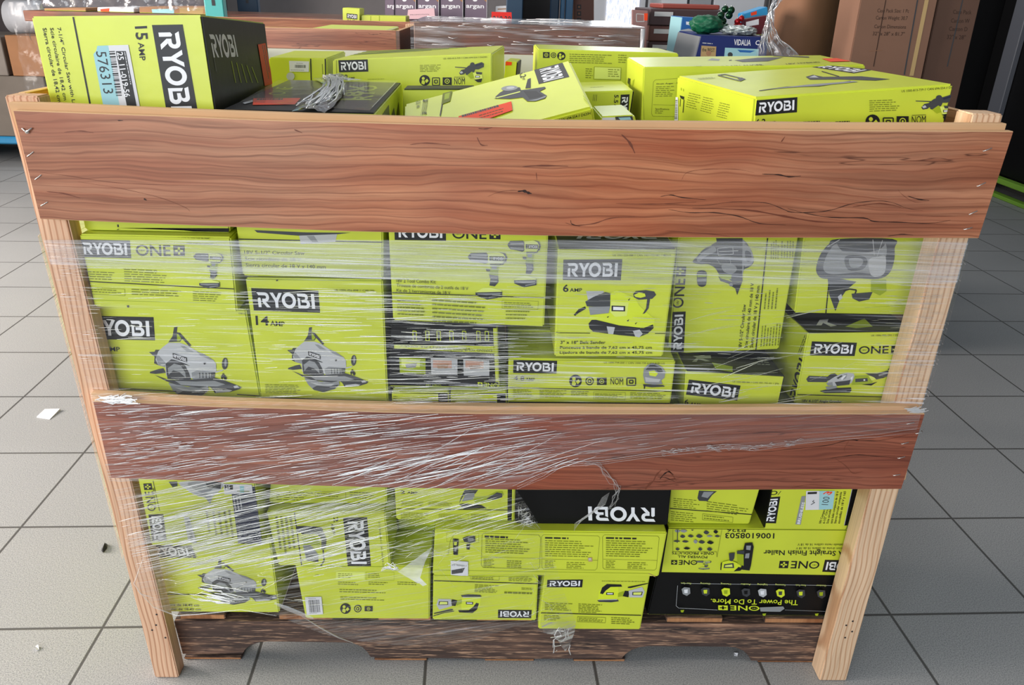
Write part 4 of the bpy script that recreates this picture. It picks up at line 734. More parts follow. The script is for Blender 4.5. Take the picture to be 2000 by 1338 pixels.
f.logo((292, 664), (520, 662), (288, 712), (515, 712)); f.art('bag', (612, 690), (918, 692), (610, 806)); f.line((248, 874), (893, 890), 5)
f.fine((275, 808), (455, 815), (275, 860), 5, seed=110, ww=.13); f.fine((490, 815), (650, 822), (490, 876), 6, seed=111, ww=.13); f.fine((270, 888), (380, 892), (268, 925), 4, seed=112, ww=.15); f.outline([(485, 898), (665, 904), (662, 938), (484, 930)]); f.fine((492, 906), (655, 911), (492, 930), 3, seed=113, ww=.1); f.fine((700, 902), (850, 908), (700, 950), 4, seed=114, ww=.12); f.fine((640, 668), (935, 672), (640, 676), 1, seed=115)
c.done()
crop(1260, 930, .3048)
c = Carton('finish nailer carton lying upside down, lime above black, bottom right at the post', [(150, 318), (1420, 328), (1290, 912), (12, 890)], .049, .34, G2, bot=DK, top=.318, xmax=.652, mats=dict(front=BLACK, left=BLACK)); f = c.front
f.poly([(152, 320), (1412, 330), (1342, 636), (105, 614)], LIME)
f.logo((1372, 622), (1134, 612), (1390, 540), (1152, 535)); f.one((1112, 592), (855, 588), (1120, 546)); f.text('1006108503', (826, 398), (512, 396), (828, 365), bold=.015); f.text('P326', (643, 356), (522, 354), (645, 335), bold=.015)
f.text('16 GA Straight Finish Nailer', (1372, 510), (757, 503), (1375, 480), bold=.015); f.text('Cloueuse de finition droite de calibre 16 de 18 V', (1400, 470), (965, 468), (1402, 456)); f.text('Clavadora de acabado recto calibre 16 de 18 V', (1405, 446), (975, 444), (1407, 432))
f.text('POWERS ALL', (397, 525), (207, 521), (398, 510), bold=.01); f.text('ONE+ PRODUCTS', (440, 502), (170, 498), (442, 486), bold=.01); f.one((332, 566), (165, 564), (334, 538)); f.art('drill', (322, 538), (424, 538), (322, 594))
f.outline([(176, 326), (490, 332), (458, 515), (455, 480), (175, 480)], 2)
rr = random.Random(5)
for x, y in ((205, 345), (245, 345), (300, 335), (390, 355), (450, 350), (238, 380), (290, 378), (345, 378), (410, 378), (460, 378), (200, 410), (255, 412), (320, 412), (360, 415), (415, 418), (205, 460), (265, 455), (350, 460), (410, 460)):
    a, b = rr.uniform(10, 24), rr.uniform(6, 14); f.poly([(x-a, y), (x-a*.3, y-b), (x+a*.4, y-b*.6), (x+a, y+b*.2), (x+a*.2, y+b), (x-a*.5, y+b*.7)], rr.choice((DGREY, INK, GREY)))
f.line((205, 330), (203, 420), 5, DGREY); f.art('nailer', (475, 598), (692, 598), (475, 422)) if False else f.art('nailer', (475, 420), (692, 418), (478, 602))
f.text('The Power To Do More.', (972, 816), (416, 808), (975, 785), YELL, .01); f.one((728, 852), (465, 847), (728, 822), YELL, BLACK); f.poly([(730, 830), (880, 824), (888, 838), (860, 858), (735, 856)], GREY)
f.path([(205, 690), (195, 820), (212, 834), (460, 846)], 2, LGREY); f.path([(890, 846), (1160, 856)], 2, GREY); f.path([(230, 676), (1200, 690)], 2, LGREY)
for i, x in enumerate((258, 382, 512, 640, 745, 860, 990, 1120)):
    f.text(('Floor Care', 'Cleaning', 'Hunting', 'Audio', 'Lighting', 'Fastening', 'Power Tools', 'Outdoor')[i], (x+32, 682+i*1.6), (x-32, 680+i*1.6), (x+32, 672+i*1.6), PALE)
    f.poly([(x-28, 712+i*2), (x-10, 700+i*2), (x+25, 704+i*2), (x+28, 740+i*2), (x+6, 756+i*2), (x-20, 744+i*2)], (GREY, DGREY, YELL, DGREY, LGREY, YELL, DGREY, DGREY)[i]); f.poly([(x-12, 716+i*2), (x+12, 714+i*2), (x+10, 738+i*2), (x-10, 738+i*2)], (WHITE, YELL, OLIVE, BLACK, WHITE, DGREY, YELL, OLIVE)[i])
for x, y in ((232, 850), (755, 872), (1090, 872)): f.poly([(x-10, y-6), (x+14, y-8), (x+8, y+8), (x-6, y+8)], OLIVE)
c.done()
c = Carton('lime carton with black tool tip above the nailer carton, beside the black carton', [(160, 88), (738, 95), (664, 322), (148, 310)], .06, .3, G2, top=ZT, bot=.3195, xmax=.4575); f = c.front
f.line((157, 206), (692, 246), 6); f.poly([(345, 92), (460, 96), (430, 120), (400, 160), (345, 158), (335, 140)], DGREY); f.poly([(375, 100), (440, 100), (400, 140), (360, 130)], GREY)
f.fine((182, 140), (350, 155), (182, 205), 5, seed=120, ww=.13); f.fine((395, 160), (665, 195), (393, 232), 5, seed=121, ww=.1); f.fine((165, 225), (330, 240), (163, 290), 5, seed=122, ww=.13); f.outline([(368, 240), (562, 262), (560, 296), (366, 278)]); f.fine((376, 250), (550, 268), (376, 282), 2, seed=123, ww=.1)
c.done()
c = Carton('lime brushless saw carton on its side at the right post under the middle rail', [(756, 90), (1372, 90), (1300, 318), (722, 312)], .047, .3, G2, top=ZT, xmax=.652, bot=.3195, xmin=.459, mats=dict(left=BLACK)); f = c.front
f.poly([(1330, 60), (1370, 60), (1300, 316), (1276, 316)], BLACK); f.line((1328, 70), (1275, 314), 4, LGREY); f.logo((760, 300), (787, 136), (838, 302), (866, 130)); f.shapes([[(x, y) for x, y in p] for p in ring(.5, .5, .5, .34)], f.frame((800, 95), (850, 92), (796, 122)), INK); f.line((870, 95), (850, 120), 3)
f.poly([(1002, 128), (1028, 126), (996, 310), (962, 308)], GREY); f.text('BRUSHLESS', (973, 304), (1006, 165), (990, 306), WHITE, .02)
for i, st in enumerate(('18V Compact', '6-1/2" Circular Saw', 'Scie circulaire de 165 mm', 'sans balai compacte de 18 V', 'Sierra circular compacta', 'escobillas de 18 V y 165')): f.text(st, (1112+i*24, 302), (1140+i*24+(0, 10, 12, 14, 10, 12)[i], (210, 150, 100, 95, 100, 95)[i]), (1126+i*24, 303), INK, .01)
g = c.sticker('price_sticker'); g.poly([(1030, 92), (1115, 92), (1112, 212), (1025, 214)], PAPER); g.poly([(1115, 92), (1214, 92), (1200, 208), (1113, 212)], TEAL); g.text('100', (1128, 180), (1140, 128), (1170, 182), DGREY); g.text('1', (1040, 100), (1100, 98), (1038, 112), INK, .03); g.text('3', (1135, 112), (1165, 92), (1175, 118), ORANGE, .03); g.path([(1060, 180), (1085, 165), (1070, 160), (1080, 150)], 4, DGREY)
c.done()

# ------------------------------------------------------------------ cartons heaped above the top rail
crop(0, 0, .28398)
tr = at(393, 30, .045); d = at(517, 45, .36)-tr
c = Carton('tall lime 15 AMP saw carton standing at the left end with a numbered sticker', [(212, 112), (1385, 102), (1482, 757), (345, 715)], .045, d, G3, bot=.919, xmin=-.672, mats=dict(right=BLACK)); f = c.front
f.line((503, 112), (640, 820), 12); f.logo((1257, 168), (1366, 800), (1045, 172), (1152, 805)); f.text('15', (1008, 178), (1016, 272), (930, 182), bold=.02); f.text('AMP', (988, 290), (1001, 415), (950, 293), bold=.015)
f.text('7-1/4" Circular Saw with Laser', (417, 188), (535, 780), (394, 190), bold=.01); f.text('Scie circulaire de 18,42 cm avec', (367, 190), (480, 780), (344, 192), bold=.01); f.text('Sierra circular de 18,42 cm', (318, 190), (424, 702), (294, 194), bold=.01)
g = c.sticker('price_sticker'); g.poly([(672, 315), (747, 312), (835, 775), (722, 775), (645, 372), (664, 350)], TEAL); g.poly([(747, 312), (885, 308), (972, 775), (835, 775)], PAPER); g.text('576313', (730, 352), (784, 642), (662, 354), INK, .0)
g.bars((792, 350), (842, 665), (752, 352), seed=12); g.poly([(800, 352), (868, 350), (945, 740), (878, 740)], INK); g.text('25 11-019-56', (846, 356), (898, 664), (808, 360), WHITE, .01); g.fine((862, 356), (918, 650), (851, 357), 1, m=WHITE, ww=.06)
r = c.side('right'); r.logo((1436, 236), (1608, 240), (1466, 396), (1637, 390), block=None); r.path([(1470, 400), (1486, 490)], 7, DGREY)
for i in range(5): r.line((1590+i*35, 420+i*10), (1620+i*38, 570), 5, OLIVE)
g = c.sticker('orange_sticker', r); g.poly([(1770, 306), (1822, 296), (1876, 575), (1818, 592)], ORANGE); g.fine((1815, 310), (1862, 560), (1790, 312), 2, m=DGREY, ww=.04)
c.done()
crop(400, 0, .28398)
z = 1.029
FL, FR, BR_, BL_ = (az(*P(q), z) for q in ((100, 750), (1170, 776), (1356, 556), (530, 548)))
FL.x = -.4115; d = (BL_-FL+BR_-FR)/2; d.x = -.008; d.y = .40
c = Carton('black-lidded carton wrapped in crumpled film, lying beside the tall 15 AMP carton', None, 0, d, G3, bot=.900, world=[FL, FR, FR-Vector((0, 0, .05)), FL-Vector((0, 0, .05))], mats=dict(top=BLACK)); t = c.side('top')
t.text('ONE', (425, 652), (500, 600), (545, 652), OLIVE); t.text('18V', (930, 690), (1000, 590), (1060, 690), OLIVE, .02); t.text('RYO', (1010, 690), (1080, 590), (1140, 690), OLIVE, .02)
t.line((1150, 740), (1310, 570), 4, LGREY); t.line((130, 735), (520, 560), 4, GREY)
g = c.sticker('red_sticker', t); g.poly([(335, 680), (660, 678), (620, 722), (330, 726)], ORANGE); g.fine((360, 682), (600, 680), (355, 694), 1, m=INK, ww=.05, h=.9); g.poly([(260, 712), (330, 690), (330, 706), (275, 720)], LGREY)
r = c.side('right'); r.poly([(1215, 795), (1265, 720), (1270, 795)], DGREY); r.poly([(1280, 800), (1300, 740), (1310, 800)], DGREY); r.poly([(1315, 800), (1332, 700), (1340, 790)], INK)
film_lid = c; c.done()
c = Carton('lime carton with a white barcode label, behind the film-wrapped black lid', [(440, 396), (838, 400), (838, 560), (440, 560)], .50, .2, G3, bot=.93); f = c.front
f.line((728, 400), (732, 560), 8); f.line((808, 440), (812, 545), 4, GINK); f.line((828, 402), (832, 560), 8); f.fine((848, 410), (852, 540), (840, 410), 1, m=INK)
g = c.sticker('barcode_label'); g.poly([(580, 418), (718, 422), (716, 494), (584, 492)], PAPER); g.bars((620, 445), (698, 447), (620, 466), seed=4); g.fine((630, 434), (690, 436), (630, 440), 1, m=INK); g.fine((592, 480), (712, 482), (592, 486), 1, m=INK, ww=.08); g.disc((590, 525), 28, LGREY)
c.done()
tr = at(961, 104, .49); d = at(985, 89, .74)-tr
c = Carton('lime 6.2 AMP hammer drill carton lying at the back, left of centre', [(880, 410), (1976, 366), (1976, 560), (880, 590)], .49, d, G3, bot=.92); f = c.front
f.line((905, 398), (908, 560), 3, GINK); f.logo((918, 414), (1120, 408), (924, 498)); f.amp('6.2', (930, 515), (984, 514), (931, 545), (990, 530), (1032, 530), (990, 544)); f.fine((1120, 545), (1270, 540), (1120, 550), 1, m=INK, ww=.1)
f.fine((1478, 448), (1645, 444), (1480, 500), 5, seed=130, ww=.16); f.icons((1512, 552, 37), None, (1636, 532, 1698, 584), ((1715, 536), (1788, 535), (1716, 580)), (1566, 535, 1614, 586)); f.art('hdrill', (1720, 432), (1920, 426), (1722, 562)); f.text('US 1000-813-739 // CAN 694-554 // D620H', (1640, 398), (1940, 386), (1641, 408))
r = c.side('right'); r.line((1974, 380), (1974, 550), 8, INK)
t = c.side('top')
for i in range(6): t.line((930+i*40, 385-i*8), (1500+i*60, 350-i*5), 3, DGREY if i % 2 else OLIVE)
c.done()
# tilted carton in the middle
TR = at(1113, 117, .30); BRc = at(1168, 206, .10); TLc = at(790, 203, .30); ex = TR-TLc; ey = BRc-TR; ey = ey-ex*(ey.dot(ex)/ex.dot(ex))*.6; BLc = TLc+ey; nn = ex.cross(ey).normalized(); nn = nn if nn.z < 0 else -nn
c = Carton('tipped-up lime 6.2 AMP carton in the middle with an orange sticker', None, 0, nn*.085, G3, world=[TLc, TR, TR+ey, BLc], bevel=.0035); f = c.front
crop(760, 0, .28398)
f.logo((1192, 432), (1240, 530), (998, 482), (1030, 580)); f.text('6.2', (930, 487), (943, 527), (893, 499), bold=.02); f.text('AMP', (930, 530), (936, 548), (912, 536)); f.art('angle', (722, 560), (1075, 530), (722, 735)); f.line((352, 800), (382, 630), 8); f.poly([(372, 636), (438, 618), (420, 700), (360, 722)], GINK); f.poly([(385, 650), (420, 640), (412, 680), (380, 690)], OLIVE)
f.text('SOLO', (185, 700), (215, 690), (185, 725)); f.text('18V', (190, 730), (212, 724), (190, 750)); f.text('TOOL', (235, 690), (275, 680), (215, 800)); f.fine((1335, 660), (1375, 700), (1340, 700), 2, m=OLIVE)
g = c.sticker('orange_sticker'); g.poly([(480, 806), (842, 704), (850, 765), (610, 850), (470, 860)], ORANGE); g.fine((500, 800), (838, 704), (505, 815), 1, m=INK, ww=.03, h=.9); g.fine((620, 800), (840, 735), (625, 835), 2, m=CARDD, ww=.07)
b = Face(c.mb, (BRc+BLc)/2+nn*.04, (c.c[2]-c.c[3]).cross(nn)); b.n = b.n if b.n.dot(ey) > 0 else -b.n
b.text('US 1000-813-739 // CAN 694-554 // D620H', (980, 862), (1385, 768), (982, 880), bold=.01)
c.done()
crop(680, 80, .14)
c = Carton('lime carton with a dark lid edge, mostly hidden behind the tipped carton', [(762, 672), (1760, 668), (1760, 1000), (762, 1000)], .345, .06, G3, bot=.95, mats=dict(top=BLACK)); c.front.line((766, 684), (1750, 676), 8, OLIVE); c.done()
crop(760, 0, .28398)
c = Carton('lime carton with three round safety icons lying at the back, right of centre', [(1022, 336), (1990, 366), (1990, 640), (1010, 640)], .64, at(1042, 86, .86)-at(1050, 95, .64), G3, bot=.93); f = c.front
f.icons((1184, 385, 29), (1130, 379, 19), (1058, 358, 1103, 398)); f.fine((1240, 370), (1550, 378), (1240, 440), 5, seed=140, ww=.06); f.fine((1575, 376), (1640, 378), (1575, 440), 4, seed=141, ww=.3); f.fine((1350, 470), (1400, 472), (1350, 545), 5, seed=142, ww=.4); f.outline([(1410, 458), (1595, 465), (1592, 550), (1405, 545)], 2); f.poly([(1414, 461), (1592, 468), (1590, 546), (1410, 541)], PALE); f.fine((1505, 475), (1585, 478), (1505, 535), 4, seed=143, ww=.3)
c.done()
c = Carton('lime drain auger carton lying in the back right, behind the front 6.2 AMP carton', [(1750, 461), (3275, 444), (3275, 900), (1735, 840)], .345, at(1225, 112, .56)-at(1257, 131, .345), G3, bot=.93); f = c.front
crop(1160, 0, .2)
f.line((470, 650), (490, 1170), 3, GINK); f.outline([(600, 780), (900, 760), (900, 1140), (575, 1135), (562, 1110), (580, 800)], 3); f.text('Drain Auger - P4001', (612, 812), (885, 800), (612, 826), bold=.01); f.fine((605, 845), (790, 840), (600, 955), 6, seed=150, ww=.2, m=GINK); f.line((578, 1022), (880, 1030), 2); f.text('Specifications:', (598, 1055), (738, 1058), (598, 1070), bold=.01); f.fine((595, 1080), (680, 1082), (595, 1118), 2, seed=151, ww=.3)
l = c.side('left'); l.text('18V', (325, 770), (360, 800), (330, 830), OLIVE); l.poly([(335, 760), (360, 770), (350, 830), (330, 810)], INK); l.poly([(380, 790), (398, 770), (385, 840), (372, 840)], OLIVE)
t = c.side('top'); t.poly([(1110, 590), (1150, 570), (1230, 580), (1220, 594)], GREY); t.poly([(1370, 590), (1600, 565), (1850, 560), (1700, 600), (1450, 608)], DGREY); t.line((1320, 592), (1345, 588), 8, INK); t.fine((570, 665), (1050, 645), (572, 672), 1, seed=152, ww=.04); t.text('DRAIN AUGER', (1240, 645), (1640, 628), (1260, 660)); t.line((1750, 545), (2100, 560), 10, DGREY)
crop(1440, 0, .28398); g = c.sticker('red_sticker', t); g.poly([(580, 406), (720, 402), (820, 424), (640, 428)], ORANGE); t.text('18V HYBRID', (330, 438), (560, 425), (340, 445))
c.done()
c = Carton('lime 6.2 AMP hammer drill carton lying nearest, at the right end of the crate', [(122, 668), (1555, 574), (1540, 900), (100, 900)], .06, (-.058, .25, .0045), G3, bot=.934, xmax=.6115, bevel=.003); f = c.front
f.logo((133, 690), (413, 668), (122, 795), (410, 772)); f.amp('6.2', (128, 822), (196, 817), (124, 862), (205, 836), (265, 832), (205, 858)); f.text('US 1000-813-739 // CAN 694-554 // D620H', (1128, 620), (1515, 590), (1129, 635)); f.art('hdrill', (1225, 662), (1492, 648), (1228, 808)); f.poly([(1410, 800), (1470, 790), (1465, 850), (1430, 850)], INK); f.poly([(1440, 815), (1460, 812), (1455, 840), (1444, 840)], WHITE)
f.icons((928, 836, 50), None, (1092, 798, 1175, 866), ((1196, 798), (1293, 794), (1195, 848)), (1000, 810, 1068, 866)); f.fine((903, 690), (1112, 682), (905, 775), 6, seed=160, ww=.12); f.fine((450, 834), (600, 828), (450, 842), 1, m=INK, ww=.1, h=.8); f.fine((670, 834), (800, 828), (670, 842), 1, m=INK, ww=.1, h=.8)
t = c.side('top'); t.logo((512, 462), (598, 447), (800, 506), (942, 480)) if False else t.logo((600, 447), (940, 480), (512, 462), (800, 506)); t.poly([(470, 530), (520, 516), (590, 530), (850, 526), (1050, 546), (950, 556), (700, 548), (500, 550)], DGREY); t.line((580, 492), (700, 528), 6, INK); t.poly([(490, 535), (530, 520), (560, 536)], LGREY); t.path([(150, 626), (340, 600), (560, 594), (780, 560)], 5, DGREY); t.poly([(200, 618), (480, 585), (800, 560), (830, 566), (560, 592), (350, 606)], GREY); t.poly([(0, 540), (30, 536), (60, 548), (20, 556)], DGREY)
crop(1160, 0, .2); t.outline([(1210, 738), (1280, 730), (1470, 775), (1430, 795)], 8, DGREY); t.fine((1010, 770), (1180, 755), (1040, 785), 2, seed=161, ww=.1)
l = c.side('left')
for x, y, sd in ((930, 905, 1), (1070, 945, 2), (1230, 1000, 3)): l.fine((x, y), (x+120, y+28), (x-35, y+150), 7, seed=sd+170, ww=.18, h=.3)
l.text('II', (850, 855), (880, 868), (850, 880), OLIVE); l.poly([(840, 930), (885, 945), (880, 975), (850, 960)], INK); l.line((848, 965), (842, 1040), 5); l.line((882, 975), (872, 1100), 7)
g = c.sticker('barcode_sticker', l); g.poly([(782, 945), (826, 950), (826, 1200), (784, 1195)], PAPER); g.bars((822, 975), (820, 1180), (786, 975), seed=15)
crop(1440, 0, .28398)
c.done()
crop(840, 90, .21)
c = Carton('lime 5.5 AMP carton standing with sideways lettering behind the tipped carton', [(1400, 425), (1898, 412), (1862, 660), (1400, 665)], .35, at(1215, 158, .52)-at(1238, 176, .35), G3, bot=.857, mats=dict(right=BLACK)); f = c.front
f.logo((1855, 448), (1838, 755), (1773, 452), (1754, 755)); f.text('5.5', (1752, 452), (1746, 530), (1715, 452), bold=.02); f.text('AMP', (1735, 540), (1725, 600), (1712, 540), bold=.015); f.line((1730, 370), (1732, 415), 10, DGREY)
for x in (1520, 1535, 1550): f.line((x, 450), (x-6, 510), 3)
t = c.side('top'); t.fine((1490, 385), (1650, 375), (1490, 392), 1, seed=180, ww=.1)
c.done()
c = Carton('small lime carton end peeping over the top rail, right of the tipped carton', [(1592, 655), (1900, 640), (1930, 740), (1592, 740)], .13, .12, G3, bot=.857); f = c.front
g = c.sticker('silver_label'); g.poly([(1600, 665), (1720, 662), (1722, 694), (1596, 695)], PAPER); g.poly([(1720, 655), (1880, 650), (1890, 690), (1730, 692)], DGREY); g.poly([(1750, 665), (1860, 660), (1870, 685), (1770, 688)], TEAL)
c.done()
c = Carton('small carton with a red sticker at the far back behind the hammer drill carton', [(700, 138), (815, 148), (805, 260), (690, 260)], .86, (.012, .10, 0), G3, bot=.97, mats=dict(right=BLACK)); g = c.sticker('red_sticker'); g.poly([(700, 142), (762, 140), (758, 178), (702, 180)], ORANGE); c.done()

# ------------------------------------------------------------------ stretch wrap
def film(name, ang=0.0, haze=.05, streak=.35, along=7, across=300, thr=(.60, .70), gl=1.0, seed=0, bump=.5, tint='#ECEDF2'):
    t = NT(name); t.n.remove(t.b); tc = t.add('ShaderNodeTexCoord')
    m1 = t.add('ShaderNodeMapping'); m1.inputs['Rotation'].default_value = (0, math.radians(ang), 0); t.lk(tc.outputs['Object'], m1.inputs[0])
    def st(a, c, sd):
        m2 = t.add('ShaderNodeMapping'); m2.inputs['Scale'].default_value = (a, a, c); m2.inputs['Location'].default_value = (sd, 0, sd*2.3); t.lk(m1.outputs[0], m2.inputs[0]); return m2.outputs[0]
    n1 = t.noise(st(along, across, seed), 1, 2, .5); n2 = t.noise(st(along*.45, across*.3, seed+5), 1, 3, .55); n3 = t.noise(st(2.2, 9, seed+9), 1, 3)
    sm = t.math('MULTIPLY', t.ramp(n1, [(thr[0], (0, 0, 0, 1)), (thr[1], (1, 1, 1, 1))]), t.ramp(n3, [(.38, (.15, .15, .15, 1)), (.62, (1, 1, 1, 1))]))
    hz = t.math('ADD', t.math('MULTIPLY', sm, streak), t.math('MULTIPLY', t.ramp(n2, [(.4, (.25, .25, .25, 1)), (.75, (1, 1, 1, 1))]), haze), clamp=True)
    tr = t.add('ShaderNodeBsdfTransparent'); tr.inputs[0].default_value = (.985, .985, .985, 1)
    df = t.add('ShaderNodeBsdfDiffuse'); df.inputs[0].default_value = lin(tint)
    gs = t.add('ShaderNodeBsdfGlossy'); gs.inputs['Roughness'].default_value = .17; gs.inputs[0].default_value = (1, 1, 1, 1)
    bn = t.bump(t.math('ADD', n1, t.math('MULTIPLY', n2, 1.4)), bump, .0035); t.lk(bn, gs.inputs['Normal']); t.lk(bn, df.inputs['Normal'])
    a = t.add('ShaderNodeMixShader'); t.lk(hz, a.inputs[0]); t.lk(tr.outputs[0], a.inputs[1]); t.lk(df.outputs[0], a.inputs[2])
    fr = t.add('ShaderNodeFresnel'); fr.inputs[0].default_value = 1.35; t.lk(bn, fr.inputs['Normal'])
    b = t.add('ShaderNodeMixShader'); t.lk(t.math('MULTIPLY', fr.outputs[0], gl, clamp=True), b.inputs[0]); t.lk(a.outputs[0], b.inputs[1]); t.lk(gs.outputs[0], b.inputs[2]); t.lk(b.outputs[0], t.out.inputs[0])
    return t.m
def crease(name, clear=.35, rough=.22):
    t = NT(name); t.n.remove(t.b); tr = t.add('ShaderNodeBsdfTransparent'); gs = t.add('ShaderNodeBsdfGlossy'); gs.inputs['Roughness'].default_value = rough
    df = t.add('ShaderNodeBsdfDiffuse'); df.inputs[0].default_value = (1, 1, 1, 1)
    a = t.add('ShaderNodeMixShader'); a.inputs[0].default_value = .30; t.lk(gs.outputs[0], a.inputs[1]); t.lk(df.outputs[0], a.inputs[2])
    b = t.add('ShaderNodeMixShader'); b.inputs[0].default_value = clear; t.lk(a.outputs[0], b.inputs[1]); t.lk(tr.outputs[0], b.inputs[2]); t.lk(b.outputs[0], t.out.inputs[0]); return t.m
F_UP = film('stretch_film_upper', -.6, .05, .5, 6, 300, (.58, .68), .32, 1, .35)
F_BAND = film('stretch_film_band', -1, .30, .45, 5, 330, (.54, .66), .9, 3, .35)
F_MID = film('stretch_film_middle', 6.5, .07, .18, 7, 260, (.58, .68), .6, 6, .35)
F_LOW = film('stretch_film_lower', 12.5, .008, .3, 6, 240, (.61, .69), .22, 8, .35)
F_CLR = film('stretch_film_clear', 30, .03, .2, 14, 60, (.62, .68), 1.2, 11)
F_WHT = film('stretch_film_white', 0, .75, .3, 20, 60, (.5, .7), 1.0, 14)
CRS = crease('film_crease', .14, .25); CRF = crease('film_fine_crease', .58, .25)
FY = [(440, -.005), (770, -.006), (800, -.0275), (958, -.0275), (1010, -.021), (1120, -.0175), (1300, -.0165)]
def film_pt(x, y, off=0.0):
    return at(x, y, interp(FY, y+(808-interp(MIDTOP, x) if y < 830 else 0))-off)
WL = [(466, 84), (772, 176), (936, 212), (1152, 266), (1210, 282)]; WR = [(466, 1893), (800, 1801), (957, 1760)]
LOWER = [(186, 940), (380, 946), (600, 957), (1000, 957), (1010, 953), (1063, 929), (1097, 908), (1176, 902), (1269, 889), (1365, 879), (1475, 876), (1554, 866), (1714, 851), (1798, 839)]
BOT = [(266, 1152), (300, 1186), (345, 1203), (400, 1199), (470, 1191), (540, 1202), (590, 1222), (640, 1241), (740, 1258), (850, 1263), (930, 1252), (1000, 1224), (1040, 1226), (1070, 1240), (1100, 1236), (1125, 1214)]
def sheet(mb, fn, n, m, mat, amp=.0008, sc=(5, 60)):
    vs = []
    for j in range(m+1):
        for i in range(n+1):
            x, y, off = fn(i/n, j/m); p = film_pt(x, y, off); w_ = noise.noise(Vector((p.x*sc[0], p.z*sc[1], 3)))*amp; vs.append(p+Vector((0, -abs(w_), 0)))
    mb.mesh(vs, [(j*(n+1)+i, j*(n+1)+i+1, (j+1)*(n+1)+i+1, (j+1)*(n+1)+i) for j in range(m) for i in range(n)], mat, True)
wrap = MB()
L = lambda y: interp(WL, y); Rr = lambda y: interp(WR, y)
def f_up(s, t): y = 468+t*(interp(MIDSTRIP, 178+s*1618)-2-468); return L(y)+s*(Rr(y)-L(y)), y, 0
def f_mid(s, t):
    xt = 178+s*(1801-178); y0 = interp(MIDSTRIP, 178+s*1618)-2; y1 = interp(LOWER, xt+10); y = y0+t*(y1-y0); return L(y)+s*(Rr(y)-L(y)), y, 0
def f_low(s, t):
    y0 = interp(LOWER, 215+s*790)+1; xr = interp([(0, 1008), (.12, 1030), (.3, 1062), (.55, 1088), (1, 1125)], t); xl = interp([(0, 218), (.8, 266), (1, 268)], t); x = xl+s*(xr-xl); y1 = interp(BOT, x); return x, y0+t*(y1-y0), .0002
def f_band(s, t):
    y0 = 469+3*s; y1 = 516+s*(552-516)+18*math.sin(s*3.1); y = y0+t*(y1-y0); return L(y)+s*(Rr(y)-L(y)), y, .0012
sheet(wrap, f_up, 60, 50, F_UP); sheet(wrap, f_mid, 60, 40, F_MID); sheet(wrap, f_low, 50, 50, F_LOW, .0014); sheet(wrap, f_band, 60, 14, F_BAND)
# the same wrap carried round the two sides
for x, xb, z1, z0 in ((-.6785, -.6635, .855, .28), (.6575, .6575, .868, .50)):
    sg = -1 if x < 0 else 1; wrap.mesh([(x, -.004, z1), (x+sg*.0165, .06, z1), (x+sg*.0165, 1.08, z1), (x+sg*.0165, 1.08, z0), (xb+sg*.0165, .06, z0), (xb, -.004, z0)], [(0, 1, 4, 5), (1, 2, 3, 4)], F_UP)
wrap.mesh([(-.6835, 1.08, .86), (.6665, 1.08, .86), (.6665, 1.08, .45), (-.6835, 1.08, .45)], [(0, 1, 2, 3)], F_UP)
wrap_o = tag(wrap.build('stretch_wrap'), 'clear stretch wrap pulled tight and creased across the front of the nearest crate', 'plastic wrap')
# creases: small raised folds of film
cr = MB()
def fold(mb, pts, wd, mat):
    vs = []; n = len(pts)
    for i, (x, y) in enumerate(pts):
        a = pts[max(i-1, 0)]; b = pts[min(i+1, n-1)]; dx, dy = b[0]-a[0], b[1]-a[1]; l = math.hypot(dx, dy) or 1; ox, oy = -dy/l, dx/l
        k = wd*(.25+.75*math.sin(math.pi*(i+.35)/(n-.3)))/2
        for j, h in ((-1, .0003), (-.5, .0011), (0, .0014), (.5, .0011), (1, .0003)): vs.append(film_pt(x+ox*k*j, y+oy*k*j, h+.0016))
    mb.mesh(vs, [(i*5+j, i*5+j+1, i*5+j+6, i*5+j+5) for i in range(n-1) for j in range(4)], mat, True)
ANG = [(466, .8), (640, .2), (760, -1.5), (800, -4), (880, -7.5), (957, -11), (1100, -13.5), (1200, -8)]
rc = random.Random(21)
def creases(k, xr, yr, ln, wd, ok=None, jit=1.6, mat=None, da=0):
    c = 0; guard = 0; k = int(k*1.45)
    while c < k and guard < k*20:
        guard += 1; x = rc.uniform(*xr); y = rc.uniform(*yr)
        if x < L(y)-2 or (ok and not ok(x, y)): continue
        a = math.radians(interp(ANG, y)+rc.gauss(0, jit)+da); l = rc.uniform(*ln)*rc.uniform(.5, 1); bend = rc.gauss(0, .007)*l; n = 4
        pts = [(x+l*math.cos(a)*i/n, y+l*math.sin(a)*i/n+bend*math.sin(math.pi*i/n)) for i in range(n+1)]
        if ok and not ok(*pts[-1]): continue
        if pts[-1][0] > interp(WR, y)+3: continue
        fold(cr, pts, rc.uniform(*wd)*.62, mat or (CRS if rc.random() < .45 else CRF)); c += 1
inlow = lambda x, y: y < interp(BOT, x)-4 and x < interp([(957, 1004), (1030, 1055), (1215, 1110)], y)
inmid = lambda x, y: interp(MIDTOP, x)+2 < y < interp(LOWER, x)-3
creases(120, (100, 1850), (474, 545), (60, 260), (1.2, 2.6), mat=CRF)
creases(150, (470, 1010), (560, 790), (30, 170), (1.2, 3.2))
creases(110, (760, 985), (640, 790), (25, 120), (1.4, 3.6))
creases(70, (1000, 1550), (550, 790), (20, 110), (1.0, 2.4))
creases(55, (180, 500), (560, 780), (20, 100), (1.0, 2.6))
creases(110, (1700, 1822), (556, 792), (14, 60), (.9, 1.8), jit=.6)
creases(45, (95, 185), (470, 780), (14, 45), (.9, 2.0), jit=.8)
creases(26, (1330, 1600), (560, 790), (50, 130), (1.4, 2.8), jit=4, da=-13)
creases(150, (190, 760), (786, 945), (25, 130), (1.3, 3.2), inmid)
